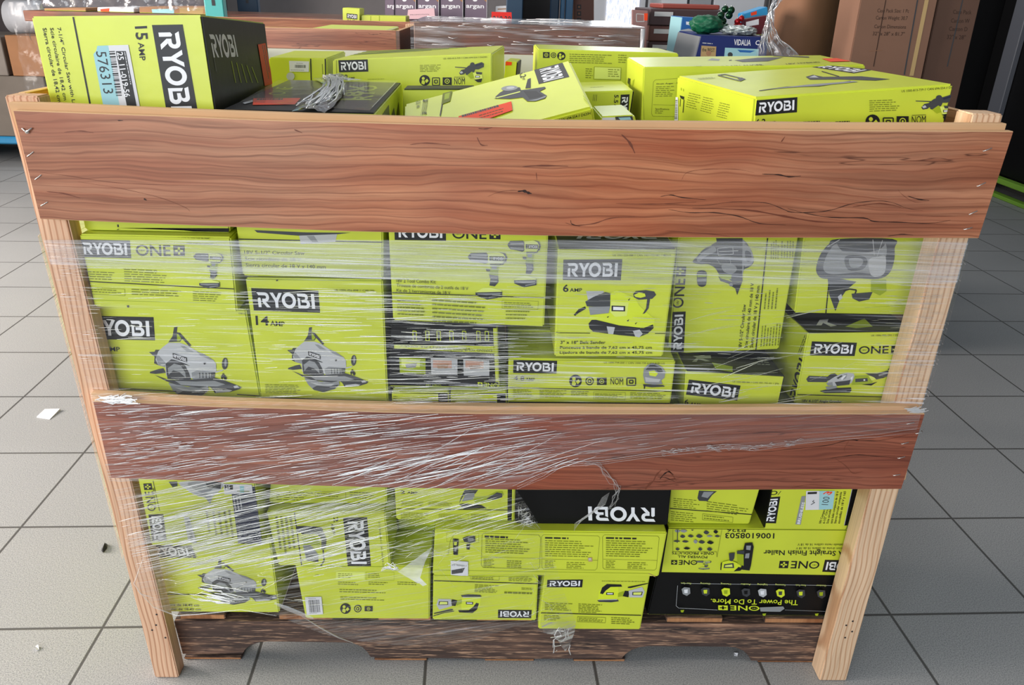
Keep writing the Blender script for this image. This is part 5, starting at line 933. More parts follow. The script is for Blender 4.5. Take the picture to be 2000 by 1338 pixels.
creases(120, (560, 1010), (800, 950), (40, 170), (1.4, 3.6), inmid, da=-1)
creases(40, (960, 1330), (800, 890), (20, 90), (1.0, 2.2), inmid)
creases(80, (196, 420), (788, 935), (12, 70), (1.4, 3.0), inmid, jit=4)
creases(60, (640, 1100), (900, 952), (50, 160), (1.4, 3.4), lambda x, y: y < interp(LOWER, x)-2, da=-9, jit=5)
creases(230, (228, 640), (965, 1120), (40, 220), (1.3, 3.6), inlow)
creases(110, (228, 420), (1010, 1125), (30, 130), (1.4, 3.6), inlow)
creases(90, (560, 1000), (958, 1050), (30, 150), (1.2, 3.0), inlow, da=-4)
creases(60, (640, 900), (1030, 1110), (20, 90), (1.0, 2.4), inlow, jit=12)
creases(30, (300, 620), (1120, 1190), (20, 80), (1.0, 2.6), inlow, jit=14)
creases(45, (1010, 1060), (975, 1030), (10, 40), (1.0, 2.2), inlow, jit=40)
creases(24, (840, 1040), (1030, 1110), (20, 60), (.8, 1.6), inlow, jit=35)
creases(14, (1030, 1120), (1110, 1225), (14, 50), (.8, 1.8), inlow, jit=45)
# rolled edge of the torn film across the middle rail, the loose strand and the tail
edge = [(1798, 840), (1714, 852), (1640, 857), (1554, 867), (1475, 876), (1420, 874), (1365, 880), (1269, 890), (1176, 903), (1097, 908), (1063, 930), (1010, 954)]
for o in (0, 2.5, -3, -5): fold(cr, [(x, y+o+rc.uniform(-1.8, 1.8)) for x, y in edge], 1.5, CRF)
for k in range(60):
    x = rc.uniform(1290, 1560); y = interp(LOWER, x)+rc.uniform(-9, 3); a = rc.uniform(-1, 1); l = rc.uniform(5, 16); fold(cr, [(x, y), (x+l*.5, y+l*.3*a), (x+l, y+l*.2*a)], 1.2, CRS)
strand = [(1140, 905), (1168, 908), (1182, 925), (1196, 940), (1206, 952), (1203, 975), (1194, 990), (1186, 996)]
for k in range(7): fold(cr, [(x+rc.uniform(-7, 7), y+rc.uniform(-6, 6)) for x, y in strand], 1.3, CRF)
for k in range(10): fold(cr, [(1190-k*1.5, 962+k*1.0), (1182-k*2, 985+k), (1150-k*3, 1008+k*1.6), (1132-k*1.2, 1018+k*2.2)], 1.3, CRF)
for k in range(12):
    x = rc.uniform(1075, 1115); y = rc.uniform(1222, 1262); fold(cr, [(x, y), (x+rc.uniform(-10, 10), y+rc.uniform(5, 16)), (x+rc.uniform(-16, 16), y+rc.uniform(8, 22))], rc.uniform(1.5, 3), CRS)
for k in range(36):
    x = rc.uniform(182, 245); y = 776+(x-182)*.1+rc.uniform(-5, 9); fold(cr, [(x, y), (x+rc.uniform(6, 22), y+rc.uniform(-6, 6)), (x+rc.uniform(18, 40), y+rc.uniform(-8, 6))], rc.uniform(2, 5), CRS)
for k in range(10):
    x = rc.uniform(1766, 1790); y = rc.uniform(797, 806); fold(cr, [(x, y), (x+12, y+rc.uniform(-2, 2)), (x+24, y+rc.uniform(-5, -1))], rc.uniform(2, 4), CRS)
for k in range(16):
    x = rc.uniform(370, 440); y = rc.uniform(1140, 1172); fold(cr, [(x, y), (x+20, y+5+rc.uniform(-3, 3)), (x+45, y+8+rc.uniform(-3, 3))], rc.uniform(2, 5), CRS)
fold(cr, [(268, 1152), (300, 1186), (345, 1203), (400, 1199), (470, 1191), (540, 1203)], 3, CRF); fold(cr, [(536, 1178), (560, 1188), (590, 1200), (612, 1208)], 9, CRF); fold(cr, [(590, 1204), (625, 1226), (660, 1245), (690, 1256)], 3, CRF)
fold(cr, [(280, 1090), (262, 1140), (275, 1160), (300, 1168)], 3, CRF)
cr.poly([film_pt(*q, .003) for q in ((845, 1067), (830, 1098), (817, 1140), (777, 1117))], F_WHT); cr.poly([film_pt(*q, .0033) for q in ((817, 1138), (818, 1126), (834, 1142), (826, 1145))], F_WHT)
for k in range(10): fold(cr, [(777+rc.uniform(-14, 6), 1112+rc.uniform(-12, 4)), (765+rc.uniform(-14, 10), 1108+rc.uniform(-10, 6)), (752+rc.uniform(-8, 8), 1110+rc.uniform(-8, 8))], 2.2, CRS)
tail = [(1055, 1215), (1125, 1213), (1122, 1236), (1112, 1262), (1104, 1272), (1096, 1262), (1084, 1240), (1062, 1236)]
cr.poly([film_pt(*q, .002) for q in tail], F_CLR)
cr.build('crease', wrap_o)

# a knotted strip of film lying over the black lid
kn = MB(); rk = random.Random(4)
def lid(x, y, h): p = az(x, y, 1.0302); p.z += h; return p
vs = []; n = 16; mm = 10
strip = [(602, 222, 40), (630, 208, 30), (650, 190, 24), (655, 172, 22), (640, 160, 30), (660, 157, 60)]
for i in range(n+1):
    t = i/n*(len(strip)-1); k = min(int(t), len(strip)-2); u = t-k; a, b = strip[k], strip[k+1]; x, y, wd = (a[j]+(b[j]-a[j])*u for j in range(3))
    for j in range(mm+1):
        q = (j/mm-.5); vs.append(lid(x+q*wd*1.6, y+q*3, .002+.007*abs(noise.noise(Vector((j*.9, i*.35, 2))))+.004*(1-abs(2*q))))
kn.mesh(vs, [(i*(mm+1)+j, i*(mm+1)+j+1, (i+1)*(mm+1)+j+1, (i+1)*(mm+1)+j) for i in range(n) for j in range(mm)], F_WHT if False else film('knotted_film', 40, .22, .5, 30, 90, (.5, .6), 2.0, 17, .9), True)
for k in range(46):
    o = rk.gauss(0, 13); s = rk.uniform(0, .5); pts = []
    for i in range(6):
        t = (s+i*.1)*(len(strip)-1); kk = min(int(t), len(strip)-2); u = min(1, t-kk); a, b = strip[kk], strip[kk+1]
        pts.append(lid(a[0]+(b[0]-a[0])*u+o*(a[2]/30)+rk.uniform(-3, 3), a[1]+(b[1]-a[1])*u+rk.uniform(-1, 1), .006+.005*math.sin(i*.6)+rk.uniform(0, .004)))
    kn.tube(pts, [.0006, .0012, .0014, .0014, .0011, .0006], CRS, 5)
kn.mesh([lid(x, y, .0015) for x, y in ((470, 200), (543, 158), (778, 159), (722, 218))], [(0, 1, 2, 3)], film('lid_film_reflection', 20, .14, .2, 18, 60, (.56, .68), .35, 19, .4, '#8a6550'))  # brown tint paints the wood's reflection into the film over the lid
tag(kn.build('film_scrap'), 'crumpled clear film twisted into a knot over the black carton lid', 'plastic wrap')

# ------------------------------------------------------------------ behind the crate
WALL = flat('grey_wall_paint', '#7d7878', .8, .2, var=.05); BLK = flat('black_vinyl', '#0b0b0d', .5, .3); TEALM = flat('teal_rack_paint', '#3f9a98', .45, .4); DBLUE = flat('dark_blue_rack_paint', '#1f3a52', .45, .4); BLUEP = flat('blue_pallet_plastic', '#1c6f9a', .5, .4)
WOODB = laminate('brown_board_rear', 13.0, '#4f3a33', '#6f564b', '#857066'); PURP = flat('mauve_carton', '#766878', .5, .3, var=.06); GREENM = flat('green_rack_paint', '#7aa83c', .5, .4); WHT = flat('white_enamel', '#d9dade', .4, .4)
def tb(name, lab, cat, x0, x1, y0, y1, z0, z1, m, group=None, bevel=.004):
    mb = MB(); mb.box((x0, y0, z0), (x1, y1, z1), m, bevel); return tag(mb.build(name), lab, cat, group)
for nm, a, b in (('wall_back', (-7, 7.0, 0), (7, 7.2, 3.4)), ('wall_left', (-7.2, -5, 0), (-7, 7.2, 3.4)), ('wall_right', (7, -5, 0), (7.2, 7.2, 3.4))):
    mb = MB(); mb.box(a, b, WALL, 0); tag(mb.build(nm), kind='structure')
# window in the back wall
t = NT('daylit_curtain'); n1 = t.noise(t.coords((60, 1, 14)), 1, 4, .7); em = t.add('ShaderNodeEmission'); t.lk(t.ramp(n1, [(.35, lin('#C7D3F0')), (.5, lin('#F4F6FF')), (.7, lin('#FFEFDD'))]), em.inputs[0]); em.inputs[1].default_value = 1.15; t.lk(em.outputs[0], t.out.inputs[0]); CURT = t.m
wx0, wx1 = at(1158, 20, 6.98).x, at(1258, 20, 6.98).x
mb = MB(); mb.box((wx0, 6.93, .55), (wx1, 6.998, 2.3), WHT, .004); win = tag(mb.build('window_1'), kind='structure')
mb = MB(); mb.box((wx0+.12, 6.918, .62), (wx1-.06, 6.929, 2.22), CURT, 0); mb.build('window_pane', win)
# second crate, behind to the left
def crate2(x0, x1, y0, y1, zt):
    e = empty('wooden_crate', ((x0+x1)/2, (y0+y1)/2, 0), 'second open wooden crate with laminate rails standing behind at the left', 'crate')
    for x in (x0+.005, x1-.047):
        for y in (y0+.012, y1-.1):
            mb = MB(); mb.box((x, y, 0), (x+.042, y+.088, zt-.005), PINE, .002); mb.build('post', e)
    for z1, h in ((zt, .155), (zt-.45, .14)):
        mb = MB(); mb.prism([(x0, y0, z1), (x1, y0, z1), (x1, y0, z1-h), (x0, y0, z1-h)], [(x0, y0+.012, z1), (x1, y0+.012, z1), (x1, y0+.012, z1-h), (x0, y0+.012, z1-h)], E6(LAM3, MDF), .001); mb.build('rail_board', e)
        mb = MB(); mb.prism([(x0, y1, z1), (x1, y1, z1), (x1, y1, z1-h), (x0, y1, z1-h)], [(x0, y1+.012, z1), (x1, y1+.012, z1), (x1, y1+.012, z1-h), (x0, y1+.012, z1-h)], E6(LAM3, MDF), .001); mb.build('rail_board', e)
        for x in (x0-.012, x1):
            mb = MB(); mb.box((x, y0, z1-h), (x+.012, y1, z1), [WOODB, WOODB, WOODB, WOODB, MDF, MDF], .001); mb.build('rail_board', e)
    mb = MB(); mb.box((x0+.05, y0+.014, .02), (x1-.05, y1-.005, .13), STRING2, .004); mb.build('pallet', e)
    return e
Yc = 1.6; zc = at(600, 55, Yc).z; xr = at(773, 57, Yc).x; crate2(xr-.93, xr, Yc, 2.42, zc)
for i, (x0, x1, y0, y1, dz, lab) in enumerate(((xr-.87, xr-.74, Yc+.12, Yc+.5, -.012, 'lime carton lid lying level with the rear crate rail, at the left'), (xr-.73, xr-.33, Yc+.03, Yc+.45, -.018, 'lime carton lid lying level with the rear crate rail, in the middle'), (xr-.325, xr-.06, Yc+.11, Yc+.6, -.010, 'pale carton lid lying level with the rear crate rail, at the right'))):
    tb('tool_carton', lab, 'box', x0, x1, y0, y1, .1315, zc+dz, LIME if i < 2 else PALE, 'lids in the rear crate')
# two small cartons beyond it
crop(0, 0, 1)
c = Carton('small upright lime carton standing beyond the rear crate', [(669, 15), (703, 17), (702, 60), (670, 60)], 2.55, .12, 'small cartons beyond the rear crate', bot=.92); f = c.front; f.logo((677, 26), (698, 28), (677, 36)); f.text('ONE+', (677, 38), (698, 39), (677, 43), bold=.02); c.done()
c = Carton('small flat lime carton lying beyond the rear crate, right of the upright one', [(706, 30), (793, 32), (793, 60), (706, 60)], 2.56, .14, 'small cartons beyond the rear crate', bot=.92); f = c.front; f.line((724, 31), (724, 50), 1.5, OLIVE); f.line((741, 31), (741, 50), 1.5, OLIVE); c.done()
tb('shelf_table', 'brown board table holding small lime cartons behind the rear crate', 'table', -1.0, -.25, 2.52, 2.82, .88, .919, CARD)
for o in [bpy.data.objects['shelf_table']]:
    for x in (-.97, -.32):
        for y in (2.55, 2.76): mb = MB(); mb.box((x, y, 0), (x+.04, y+.03, .88), PINE, .002); mb.build('leg', o)
# wrapped crate, behind in the middle
cx0, cx1 = at(808, 50, Yc).x, at(1252, 50, Yc).x; zt0 = at(1000, 49, Yc).z
e = empty('wrapped_crate', ((cx0+cx1)/2, 2.0, 0), 'brown slatted crate wrapped in shiny film behind the nearest crate, centre', 'crate')
for k in range(7):
    z1 = zt0-k*.152; mb = MB(); mb.box((cx0, Yc, max(0, z1-.148)), (cx1, Yc+.02, z1), WOODB, .002); mb.build('slat', e)
mb = MB(); mb.box((cx0, Yc+.0205, .0), (cx1, 2.20, zt0-.004), WOODB, .003); mb.build('body', e)
FB = film('rear_film', 0, .08, .4, 5, 70, (.5, .62), 1.3, 23, .8)
mb = MB()
def gr(P0, P1, P2, P3, n, m, amp, mat):
    vs = []
    for j in range(m+1):
        for i in range(n+1):
            a = Vector(P0).lerp(Vector(P1), i/n); b = Vector(P3).lerp(Vector(P2), i/n); p = a.lerp(b, j/m); p += Vector((0, -1, .6))*amp*noise.noise(Vector((p.x*4, p.y*3, p.z*40))); vs.append(p)
    mb.mesh(vs, [(j*(n+1)+i, j*(n+1)+i+1, (j+1)*(n+1)+i+1, (j+1)*(n+1)+i) for j in range(m) for i in range(n)], mat, True)
gr((cx0-.01, Yc-.012, zt0+.003), (cx1+.012, Yc-.012, zt0+.003), (cx1+.012, Yc-.012, .3), (cx0-.01, Yc-.012, .3), 40, 60, .006, FB); gr((cx0-.01, 2.21, zt0+.004), (cx1+.012, 2.21, zt0+.004), (cx1+.012, Yc-.012, zt0+.004), (cx0-.01, Yc-.012, zt0+.004), 40, 30, .003, FB); gr((cx1+.012, Yc-.012, zt0+.004), (cx1+.012, 2.21, zt0+.004), (cx1+.012, 2.21, .3), (cx1+.012, Yc-.012, .3), 20, 30, .004, FB)
rb = random.Random(8)
for k in range(70):
    x = rb.uniform(cx0, cx1-.1); z = rb.uniform(zt0-.16, zt0); l = rb.uniform(.02, .12); y = Yc-.02
    mb.tube([(x, y, z), (x+l*.5, y-.002, z+rb.uniform(-.004, .004)), (x+l, y, z+rb.uniform(-.006, .006))], [.0004, .0011, .0004], CRS, 5)
for k in range(26):
    x = rb.uniform(cx0, cx1-.15); y = rb.uniform(Yc, 2.15); l = rb.uniform(.05, .2); mb.tube([(x, y, zt0+.007), (x+l*.5, y, zt0+.008), (x+l, y+rb.uniform(-.03, .03), zt0+.007)], [.0004, .0011, .0004], CRS, 5)
mb.tube([(cx1+.005, Yc-.016, zt0), (cx1+.006, Yc-.02, zt0-.08), (cx1+.0, Yc-.018, zt0-.2)], [.008, .006, .008], CRS, 6)
mb.build('film', e)
# red price sheet on the wrapped crate, pink slip and the row of mauve cartons on the rack
Yr = 3.05; sz = at(860, 41, Yr).z
rx0, rx1 = at(415, 20, Yr).x-.9, at(1000, 20, Yr).x
rack = empty('pallet_rack', ((rx0+rx1)/2, Yr+.4, 0), 'pallet rack with teal uprights along the back, carrying mauve cartons', 'rack')
mb = MB(); mb.box((rx0, Yr-.03, sz-.05), (rx1, Yr+.8, sz-.002), WOODB, .003); mb.build('shelf', rack)
for px, m_, y in ((418, TEALM, Yr-.085), (484, DBLUE, Yr+.82)):
    x = at(px, 15, y).x; w_ = .045 if m_ is TEALM else .06; mb = MB(); mb.box((x-w_, y, 0), (x+w_, y+.05, 2.4), m_, .004)
    for z in (1.10, 1.16, 1.22): mb.box((x-.008, y-.0012, z), (x+.008, y-.0002, z+.025), INK, 0)
    mb.build('upright', rack)
for px in (1005,):
    for y in (Yr-.085, Yr+.82): x = at(px, 15, y).x; mb = MB(); mb.box((x-.04, y, 0), (x+.04, y+.05, 2.4), DBLUE, .004); mb.build('upright', rack)
for k, (x0, x1) in enumerate(((752, 770), (771, 813), (815, 858), (860, 905), (908, 952))):
    c = Carton(('mauve carton at the left end of the row on the rack, half hidden', 'mauve carton second in the row on the rack, with white lettering', 'mauve carton in the middle of the row on the rack', 'mauve carton fourth in the row on the rack', 'mauve carton at the right end of the row on the rack')[k], [(x0, -60), (x1, -60), (x1, 36), (x0, 36)], Yr+.05+k*.004, .2, 'mauve cartons on the rack', bot=sz, mats={q: PURP for q in ('front', 'back', 'left', 'right', 'top', 'bottom')}); f = c.front; a = x1-x0
    if k: f.text('argan', (x0+a*.05, 7), (x1-a*.15, 8), (x0+a*.05, 15), WHITE, .02); f.disc((x0+a*.45, 0), a*.1, WHITE, 3); f.poly([(x1-a*.2, -2), (x1, -3), (x1, 6)], CARD); f.line((x1-1, -20), (x1-1, 36), 1.2, LGREY)
    else: f.text('argan', (x0+4, 7), (x0+30, 8), (x0+4, 15), WHITE, .02)
    c.done()
PINKM = flat('pink_paper', '#E3BCC4', .6, .3); REDM = flat('red_paper', '#E2322A', .6, .3)
f = Face(MB(), at(820, 26, Yr-.02), Vector((0, -1, .05))); f.poly([(797, 19), (848, 16), (850, 37), (795, 37)], PINKM); f.mb.poly([f.w(q, -.0008) for q in ((797, 19), (848, 16), (850, 37), (795, 37))], PINKM); f.text('PROMOTION', (801, 28), (838, 27), (801, 30), INK); tag(f.mb.build('paper_slip'), 'pink paper slip leaning on the mauve cartons', 'paper')
Yp = 2.2135; f = Face(MB(), at(980, 30, Yp), Vector((0, -1, .05))); q = ((960, 23), (999, 24), (1000, 52), (960, 52)); f.poly(q, REDM); f.mb.poly([f.w(a, -.0008) for a in q], REDM); f.text('$10.39', (962, 31), (998, 32), (962, 44), INK, .01); tag(f.mb.build('price_sign'), 'red price sheet standing behind the wrapped crate', 'sign')
zb = sz
c = Carton('small white packet on the rack above the red price sheet', [(968, 13), (998, 11), (998, 30), (968, 30)], Yr+.1, .1, None, bot=sz, mats=dict(front=PAPER, top=PAPER, left=PAPER, right=PAPER)); c.front.line((972, 18), (994, 17), 2, CARD); c.done()
# wrapped goods at the left end of the rack
for px0, px1, py, m_, lab, sd in ((86, 168, 16, CARD, 'brown carton under dark film at the left end of the rack', 1), (190, 262, 14, PAPER, 'white carton with a red label under film on the rack', 2), (272, 402, 13, CARD, 'tan carton with a pale blue label on the rack', 3)):
    c = Carton(lab, [(px0, py), (px1, py), (px1, 40), (px0, 40)], Yr+.02, .3, 'goods at the left of the rack', bot=sz, mats={q: m_ for q in ('front', 'left', 'right', 'top', 'back')}); f = c.front
    if sd == 2: f.poly([(196, 18), (214, 16), (212, 30), (198, 30)], ORANGE)
    if sd == 3: f.poly([(296, 18), (340, 17), (340, 27), (298, 27)], TEAL); f.poly([(350, 15), (398, 15), (396, 30), (352, 30)], KRAFT)
    c.done()
mb = MB(); vs = []; nx, ny = 40, 14; SHEET = film('dark_cover_film', 25, .10, .5, 14, 40, (.52, .62), 2.2, 31, .9, '#6e6a70')
for j in range(ny+1):
    for i in range(nx+1):
        x = at(60, 20, Yr).x+(at(404, 20, Yr).x-at(60, 20, Yr).x)*i/nx; vs.append(Vector((x, Yr-.01+.02*noise.noise(Vector((i*.5, j*.4, 1))), sz+.02+.22*(1-j/ny)+.015*noise.noise(Vector((i*.6, j*.7, 5))))))
mb.mesh(vs, [(j*(nx+1)+i, j*(nx+1)+i+1, (j+1)*(nx+1)+i+1, (j+1)*(nx+1)+i) for j in range(ny) for i in range(nx)], SHEET, True); tag(mb.build('cover_film'), 'dark crinkled cover film hanging over cartons at the left of the rack', 'plastic wrap')
tb('dark_bundle', 'dark wrapped bundle standing high on the rack behind the cover film', 'bundle', at(80, 0, Yr+.4).x, at(402, 0, Yr+.4).x, Yr+.4, Yr+.75, sz, sz+.5, flat('charcoal_wrap', '#4a484e', .6, .3, var=.15))
# plain black block, blue uprights, tall brown carton
x0, x1 = at(1012, 20, 3.98).x, at(1092, 20, 3.98).x; tb('black_block', 'tall black block standing beyond the wrapped crate', 'cabinet', x0, x1, 3.98, 4.3, 0, 2.2, BLK)
for k, (a, b) in enumerate(((1075, 1091), (1095, 1103), (1105, 1119))):
    x0, x1 = at(a, 20, 3.5).x, at(b, 20, 3.5).x; tb('rack_post', ('broad dark blue rack post beside the black block', 'slim blue rack post, middle of the three', 'blue rack post touching the tall brown carton')[k], 'post', x0, x1, 3.5, 3.56, 0, 2.4, DBLUE if k == 0 else flat('blue_rack_paint', '#3b6486', .45, .4), 'blue rack posts')
c = Carton('tall brown carton printed with black handling squares', [(1120, -60), (1160, -60), (1160, 60), (1120, 60)], 3.60, .3, None, bot=0, top=1.7, mats={q: flat('reddish_cardboard', '#6b4d45', .75, .2) if q == 'front' else CARDD for q in ('front', 'left', 'right', 'top', 'back')}); f = c.front
for y in (-12, 9, 22, 35): f.poly([(1127, y), (1135, y), (1135, y+9), (1127, y+9)], INK); f.disc((1131, y+4.5), 2, CARDD)
c.done()
# pale cabinets and the stack of dark cartons at the right
for k, (a, b, m_) in enumerate(((1292, 1345, WHT), (1347, 1392, flat('grey_enamel', '#a3a4a8', .45, .4)), (1394, 1496, WHT))):
    x0, x1 = at(a, 10, 4.4).x, at(b, 10, 4.4).x; tb('cabinet', ('white cabinet, left of the three pale ones at the back', 'grey cabinet between the two white ones at the back', 'broad white cabinet at the right behind the ornaments')[k], 'cabinet', x0, x1-.01, 4.4, 4.9, 0, 2.0, m_, 'pale cabinets at the back')
DK1 = flat('dark_mauve_carton', '#463639', .6, .3, var=.08); DK2 = flat('brown_mauve_carton', '#5f413d', .6, .3, var=.08); DK3 = flat('pinkish_carton', '#94716f', .6, .3)
ys = (18, 52, 83, 118); zz = [at(1330, y, 2.5).z for y in ys]; zz[3] = 0
for k in range(3):
    x0, x1 = at(1268 if k else 1266, 60, 2.5).x, at(1412, 60, 2.5).x; o = tb('carton', ('dark mauve carton on top of the stack behind the blue boxes', 'reddish carton in the middle of the stack behind the blue boxes', 'tall dark carton at the foot of the stack behind the blue boxes')[k], 'box', x0, x1, 2.5, 2.9, zz[k+1]+.002, zz[k], (DK1, DK2, DK1)[k], 'dark cartons in a stack')
    mb = MB(); mb.box((x0+.02, 2.498, zz[k]-.03), (x0+.10, 2.4995, zz[k]-.012), LGREY, 0); mb.build('label', o)
c = Carton('pinkish carton with a printed frame beside the dark stack', [(1236, 19), (1266, 21), (1264, 60), (1236, 60)], 2.46, .035, None, bot=0, mats={q: DK3 for q in ('front', 'left', 'right', 'top')}); f = c.front; f.outline([(1243, 27), (1258, 28), (1258, 42), (1243, 42)], 1.5, LGREY); f.poly([(1258, 26), (1266, 26), (1265, 40), (1258, 40)], ORANGE); c.done()
x0, x1 = at(1262, 15, 2.6).x, at(1400, 15, 2.6).x; tb('flat_carton', 'flat red-edged carton lying on the dark stack', 'box', x0+.06, x1, 2.55, 2.85, zz[0]+.001, zz[0]+.02, flat('red_edge_card', '#8f453c', .6, .3))
SKY1 = flat('sky_blue_print', '#2b69ad', .45, .4, var=.1)
c = Carton('sky blue box printed with clouds leaning by the navy produce box', [(1332, 33), (1392, 37), (1376, 125), (1320, 125)], 1.98, (0, .2, 0), None, bot=0, mats=dict(front=SKY1, left=TEAL, top=SKY1, right=SKY1)); f = c.front
f.poly([(1322, 60), (1345, 56), (1368, 62), (1362, 76), (1335, 74), (1318, 78)], LGREY); f.poly([(1316, 84), (1340, 82), (1365, 90), (1352, 112), (1312, 110)], TEAL); f.poly([(1340, 42), (1356, 44), (1352, 50), (1340, 48)], WHITE); f.poly([(1316, 96), (1350, 98), (1350, 110), (1312, 110)], DGREY); c.done()
c = Carton('navy produce box with white lettering full of ornaments', [(1368, 69), (1502, 73), (1494, 130), (1352, 130)], 1.62, .34, None, bot=0, mats={q: flat('royal_blue_print', '#1d2a66', .4, .4) for q in ('front', 'right', 'top', 'back')} | dict(left=GREY), bevel=.004); f = c.front
f.text('VIDALIA', (1434, 77), (1467, 78), (1433, 88), WHITE, .015); f.text('C', (1476, 79), (1484, 79), (1475, 88), WHITE, .015); f.poly([(1370, 89), (1399, 91), (1397, 122), (1367, 122)], KRAFT); f.text('the BEST', (1371, 93), (1396, 95), (1371, 100), INK, .01); f.fine((1372, 83), (1398, 85), (1372, 88), 1, m=LGREY, ww=.2); f.disc((1384, 104), 5, CARD); f.poly([(1416, 93), (1482, 96), (1480, 125), (1413, 125)], TEAL); f.poly([(1440, 97), (1475, 99), (1465, 103), (1445, 102)], SKY1); f.disc((1426, 107), 5, DGREY); nav = c; c.done()
tz = nav.c[0].z
# ornaments heaped in it
TINS = flat('green_tinsel', '#0f5a3c', .5, .4, bump=.6); ORNG = flat('dark_green_ornament', '#0d3a22', .15, .6, metal=.6); ORNR = flat('red_ornament', '#a3141d', .15, .6, metal=.6); SILV = flat('silver_packing', '#c3cbc9', .3, .5, metal=.5)
def ball(name, lab, px, py, Y, rad, m_, grp):
    p = at(px, py, Y); bm = bmesh.new(); bmesh.ops.create_uvsphere(bm, u_segments=18, v_segments=12, radius=rad); bmesh.ops.translate(bm, verts=bm.verts, vec=p); mb = MB(); mb.bm(bm, [m_], True); mb.tube([p+Vector((0, 0, rad*.95)), p+Vector((0, 0, rad*1.25))], rad*.22, SILV, 8); return tag(mb.build(name), lab, 'ornament', grp)
p = at(1378, 54, 1.75); mb = MB(); bm = bmesh.new(); bmesh.ops.create_icosphere(bm, subdivisions=4, radius=1)
for v in bm.verts: k = 1+.22*noise.noise(v.co*3.5)+.10*noise.noise(v.co*9); v.co = Vector((v.co.x*.055*k, v.co.y*.05*k, v.co.z*.030*k+.004))+Vector((p.x, p.y, tz+.026))
mb.bm(bm, [TINS], True); tag(mb.build('tinsel_bundle'), 'fuzzy bundle of green tinsel on the navy produce box', 'ornament')
balls = ((1400, 50), (1412, 42), (1424, 30), (1408, 30), (1428, 20), (1416, 18), (1418, 54), (1402, 38))
labs = ('green bauble at the tinsel side, lowest in the heap', 'green bauble in the middle of the heap, left of the silver film', 'green bauble high in the heap beside the red ones', 'green bauble at the left flank of the heap', 'shiny green bauble at the very top right of the heap', 'dark bauble at the top left of the heap', 'green bauble resting on the silver packing', 'green bauble just above the tinsel bundle')
for k, (x, y) in enumerate(balls): ball('bauble', labs[k], x, y, 1.78+(k % 3)*.03, .0125, ORNG, 'green baubles')
for k, (x, y) in enumerate(((1440, 42), (1448, 36), (1444, 50), (1436, 52))): ball('bauble', ('red bauble at the left of the red cluster', 'red bauble at the top of the red cluster', 'red bauble low at the right of the red cluster', 'red bauble lowest in the red cluster')[k], x, y, 1.78, .010, ORNR, 'red baubles')
mb = MB(); bm = bmesh.new(); bmesh.ops.create_icosphere(bm, subdivisions=4, radius=1); q = at(1445, 62, 1.72)
for v in bm.verts: k = 1+.3*noise.noise(v.co*5); v.co = Vector((v.co.x*.062*k, v.co.y*.06*k, v.co.z*.016*k))+Vector((q.x, q.y+.02, tz+.014))
mb.bm(bm, [SILV], False); tag(mb.build('packing_film'), 'crumpled silver packing under the baubles', 'packing')
c = Carton('small bright blue carton tilted above the navy produce box', [(1455, 27), (1499, 13), (1500, 26), (1456, 37)], 1.845, .09, None, mats={q: flat('bright_blue_card', '#2f8fc4', .45, .4) for q in ('front', 'left', 'right', 'top', 'bottom')}, bot=tz); c.front.poly([(1466, 25), (1478, 21), (1478, 28), (1467, 31)], ORANGE); c.done()
c = Carton('dark red carton with a white label in the navy produce box', [(1455, 38), (1502, 30), (1502, 66), (1455, 66)], 1.78, .05, None, bot=tz, mats={q: flat('dark_red_card', '#5d1a22', .5, .4) for q in ('front', 'left', 'right', 'top')}); c.front.poly([(1457, 43), (1482, 37), (1482, 48), (1457, 52)], PAPER); c.done()
# curled cardboard sheet, black panel painting in its dark hollow, and hanging film
mb = MB(); Yk = 1.90; prof = [(1503, .16), (1512, .06), (1530, .0), (1560, -.02), (1600, .02), (1640, .10), (1672, .22), (1690, .34)]
vs = []; nz = 16
def cdx(z): return 22*math.cos((z-1.0)*3.2)
for j in range(nz+1):
    z = 1.75*j/nz
    for k, (px, dy) in enumerate(prof):
        b0 = at(px, 70, Yk); sh = .0 if k > 3 else (3-k)/3*.03*math.sin((z-1.05)*8); vs.append(Vector((b0.x+.02+sh+(.16*max(0, z-1.06)**1.0 if k < 3 else 0)*(3-k)/3, Yk+dy, z)))
n = len(prof); fs = [(j*n+k, j*n+k+1, (j+1)*n+k+1, (j+1)*n+k) for j in range(nz) for k in range(n-1)]
CURL = flat('curled_brown_cardboard', '#835f48', .75, .2, var=.08); mb.mesh(vs, fs, CURL, True); mb.mesh([v+Vector((0, .006, 0)) for v in vs], [f_[::-1] for f_ in fs], CURL, True); tag(mb.build('cardboard_sheet'), 'tall curled brown cardboard sheet standing behind the right end of the crate', 'cardboard')  # plain brown with slight random tone
x0, x1 = at(1497, 40, 2.5).x, at(1760, 40, 2.5).x; tb('dark_hollow_panel', 'black panel painting the dark hollow behind the curled cardboard sheet', 'board', x0, x1, 2.5, 2.54, 0, 2.0, BLK)
mb = MB(); vs = []; HANG = film('hanging_film', 90-8, .30, .6, 30, 60, (.48, .6), 2.4, 41, 1.0)
lf = [(0, 1508), (20, 1504), (45, 1494), (75, 1484), (120, 1474)]; rf = [(0, 1530), (20, 1512), (50, 1512), (75, 1524), (100, 1552), (120, 1570)]
for j in range(25):
    y = -8+j*5.4
    for i in range(13):
        x = interp(lf, y)+(interp(rf, y)-interp(lf, y))*i/12; p = at(x, y, 1.56); vs.append(p+Vector((0, -.03*noise.noise(Vector((i*.55, j*.22, 7))), 0)))
mb.mesh(vs, [(j*13+i, j*13+i+1, j*13+i+14, j*13+i+13) for j in range(24) for i in range(12)], HANG, True)
rh = random.Random(3)
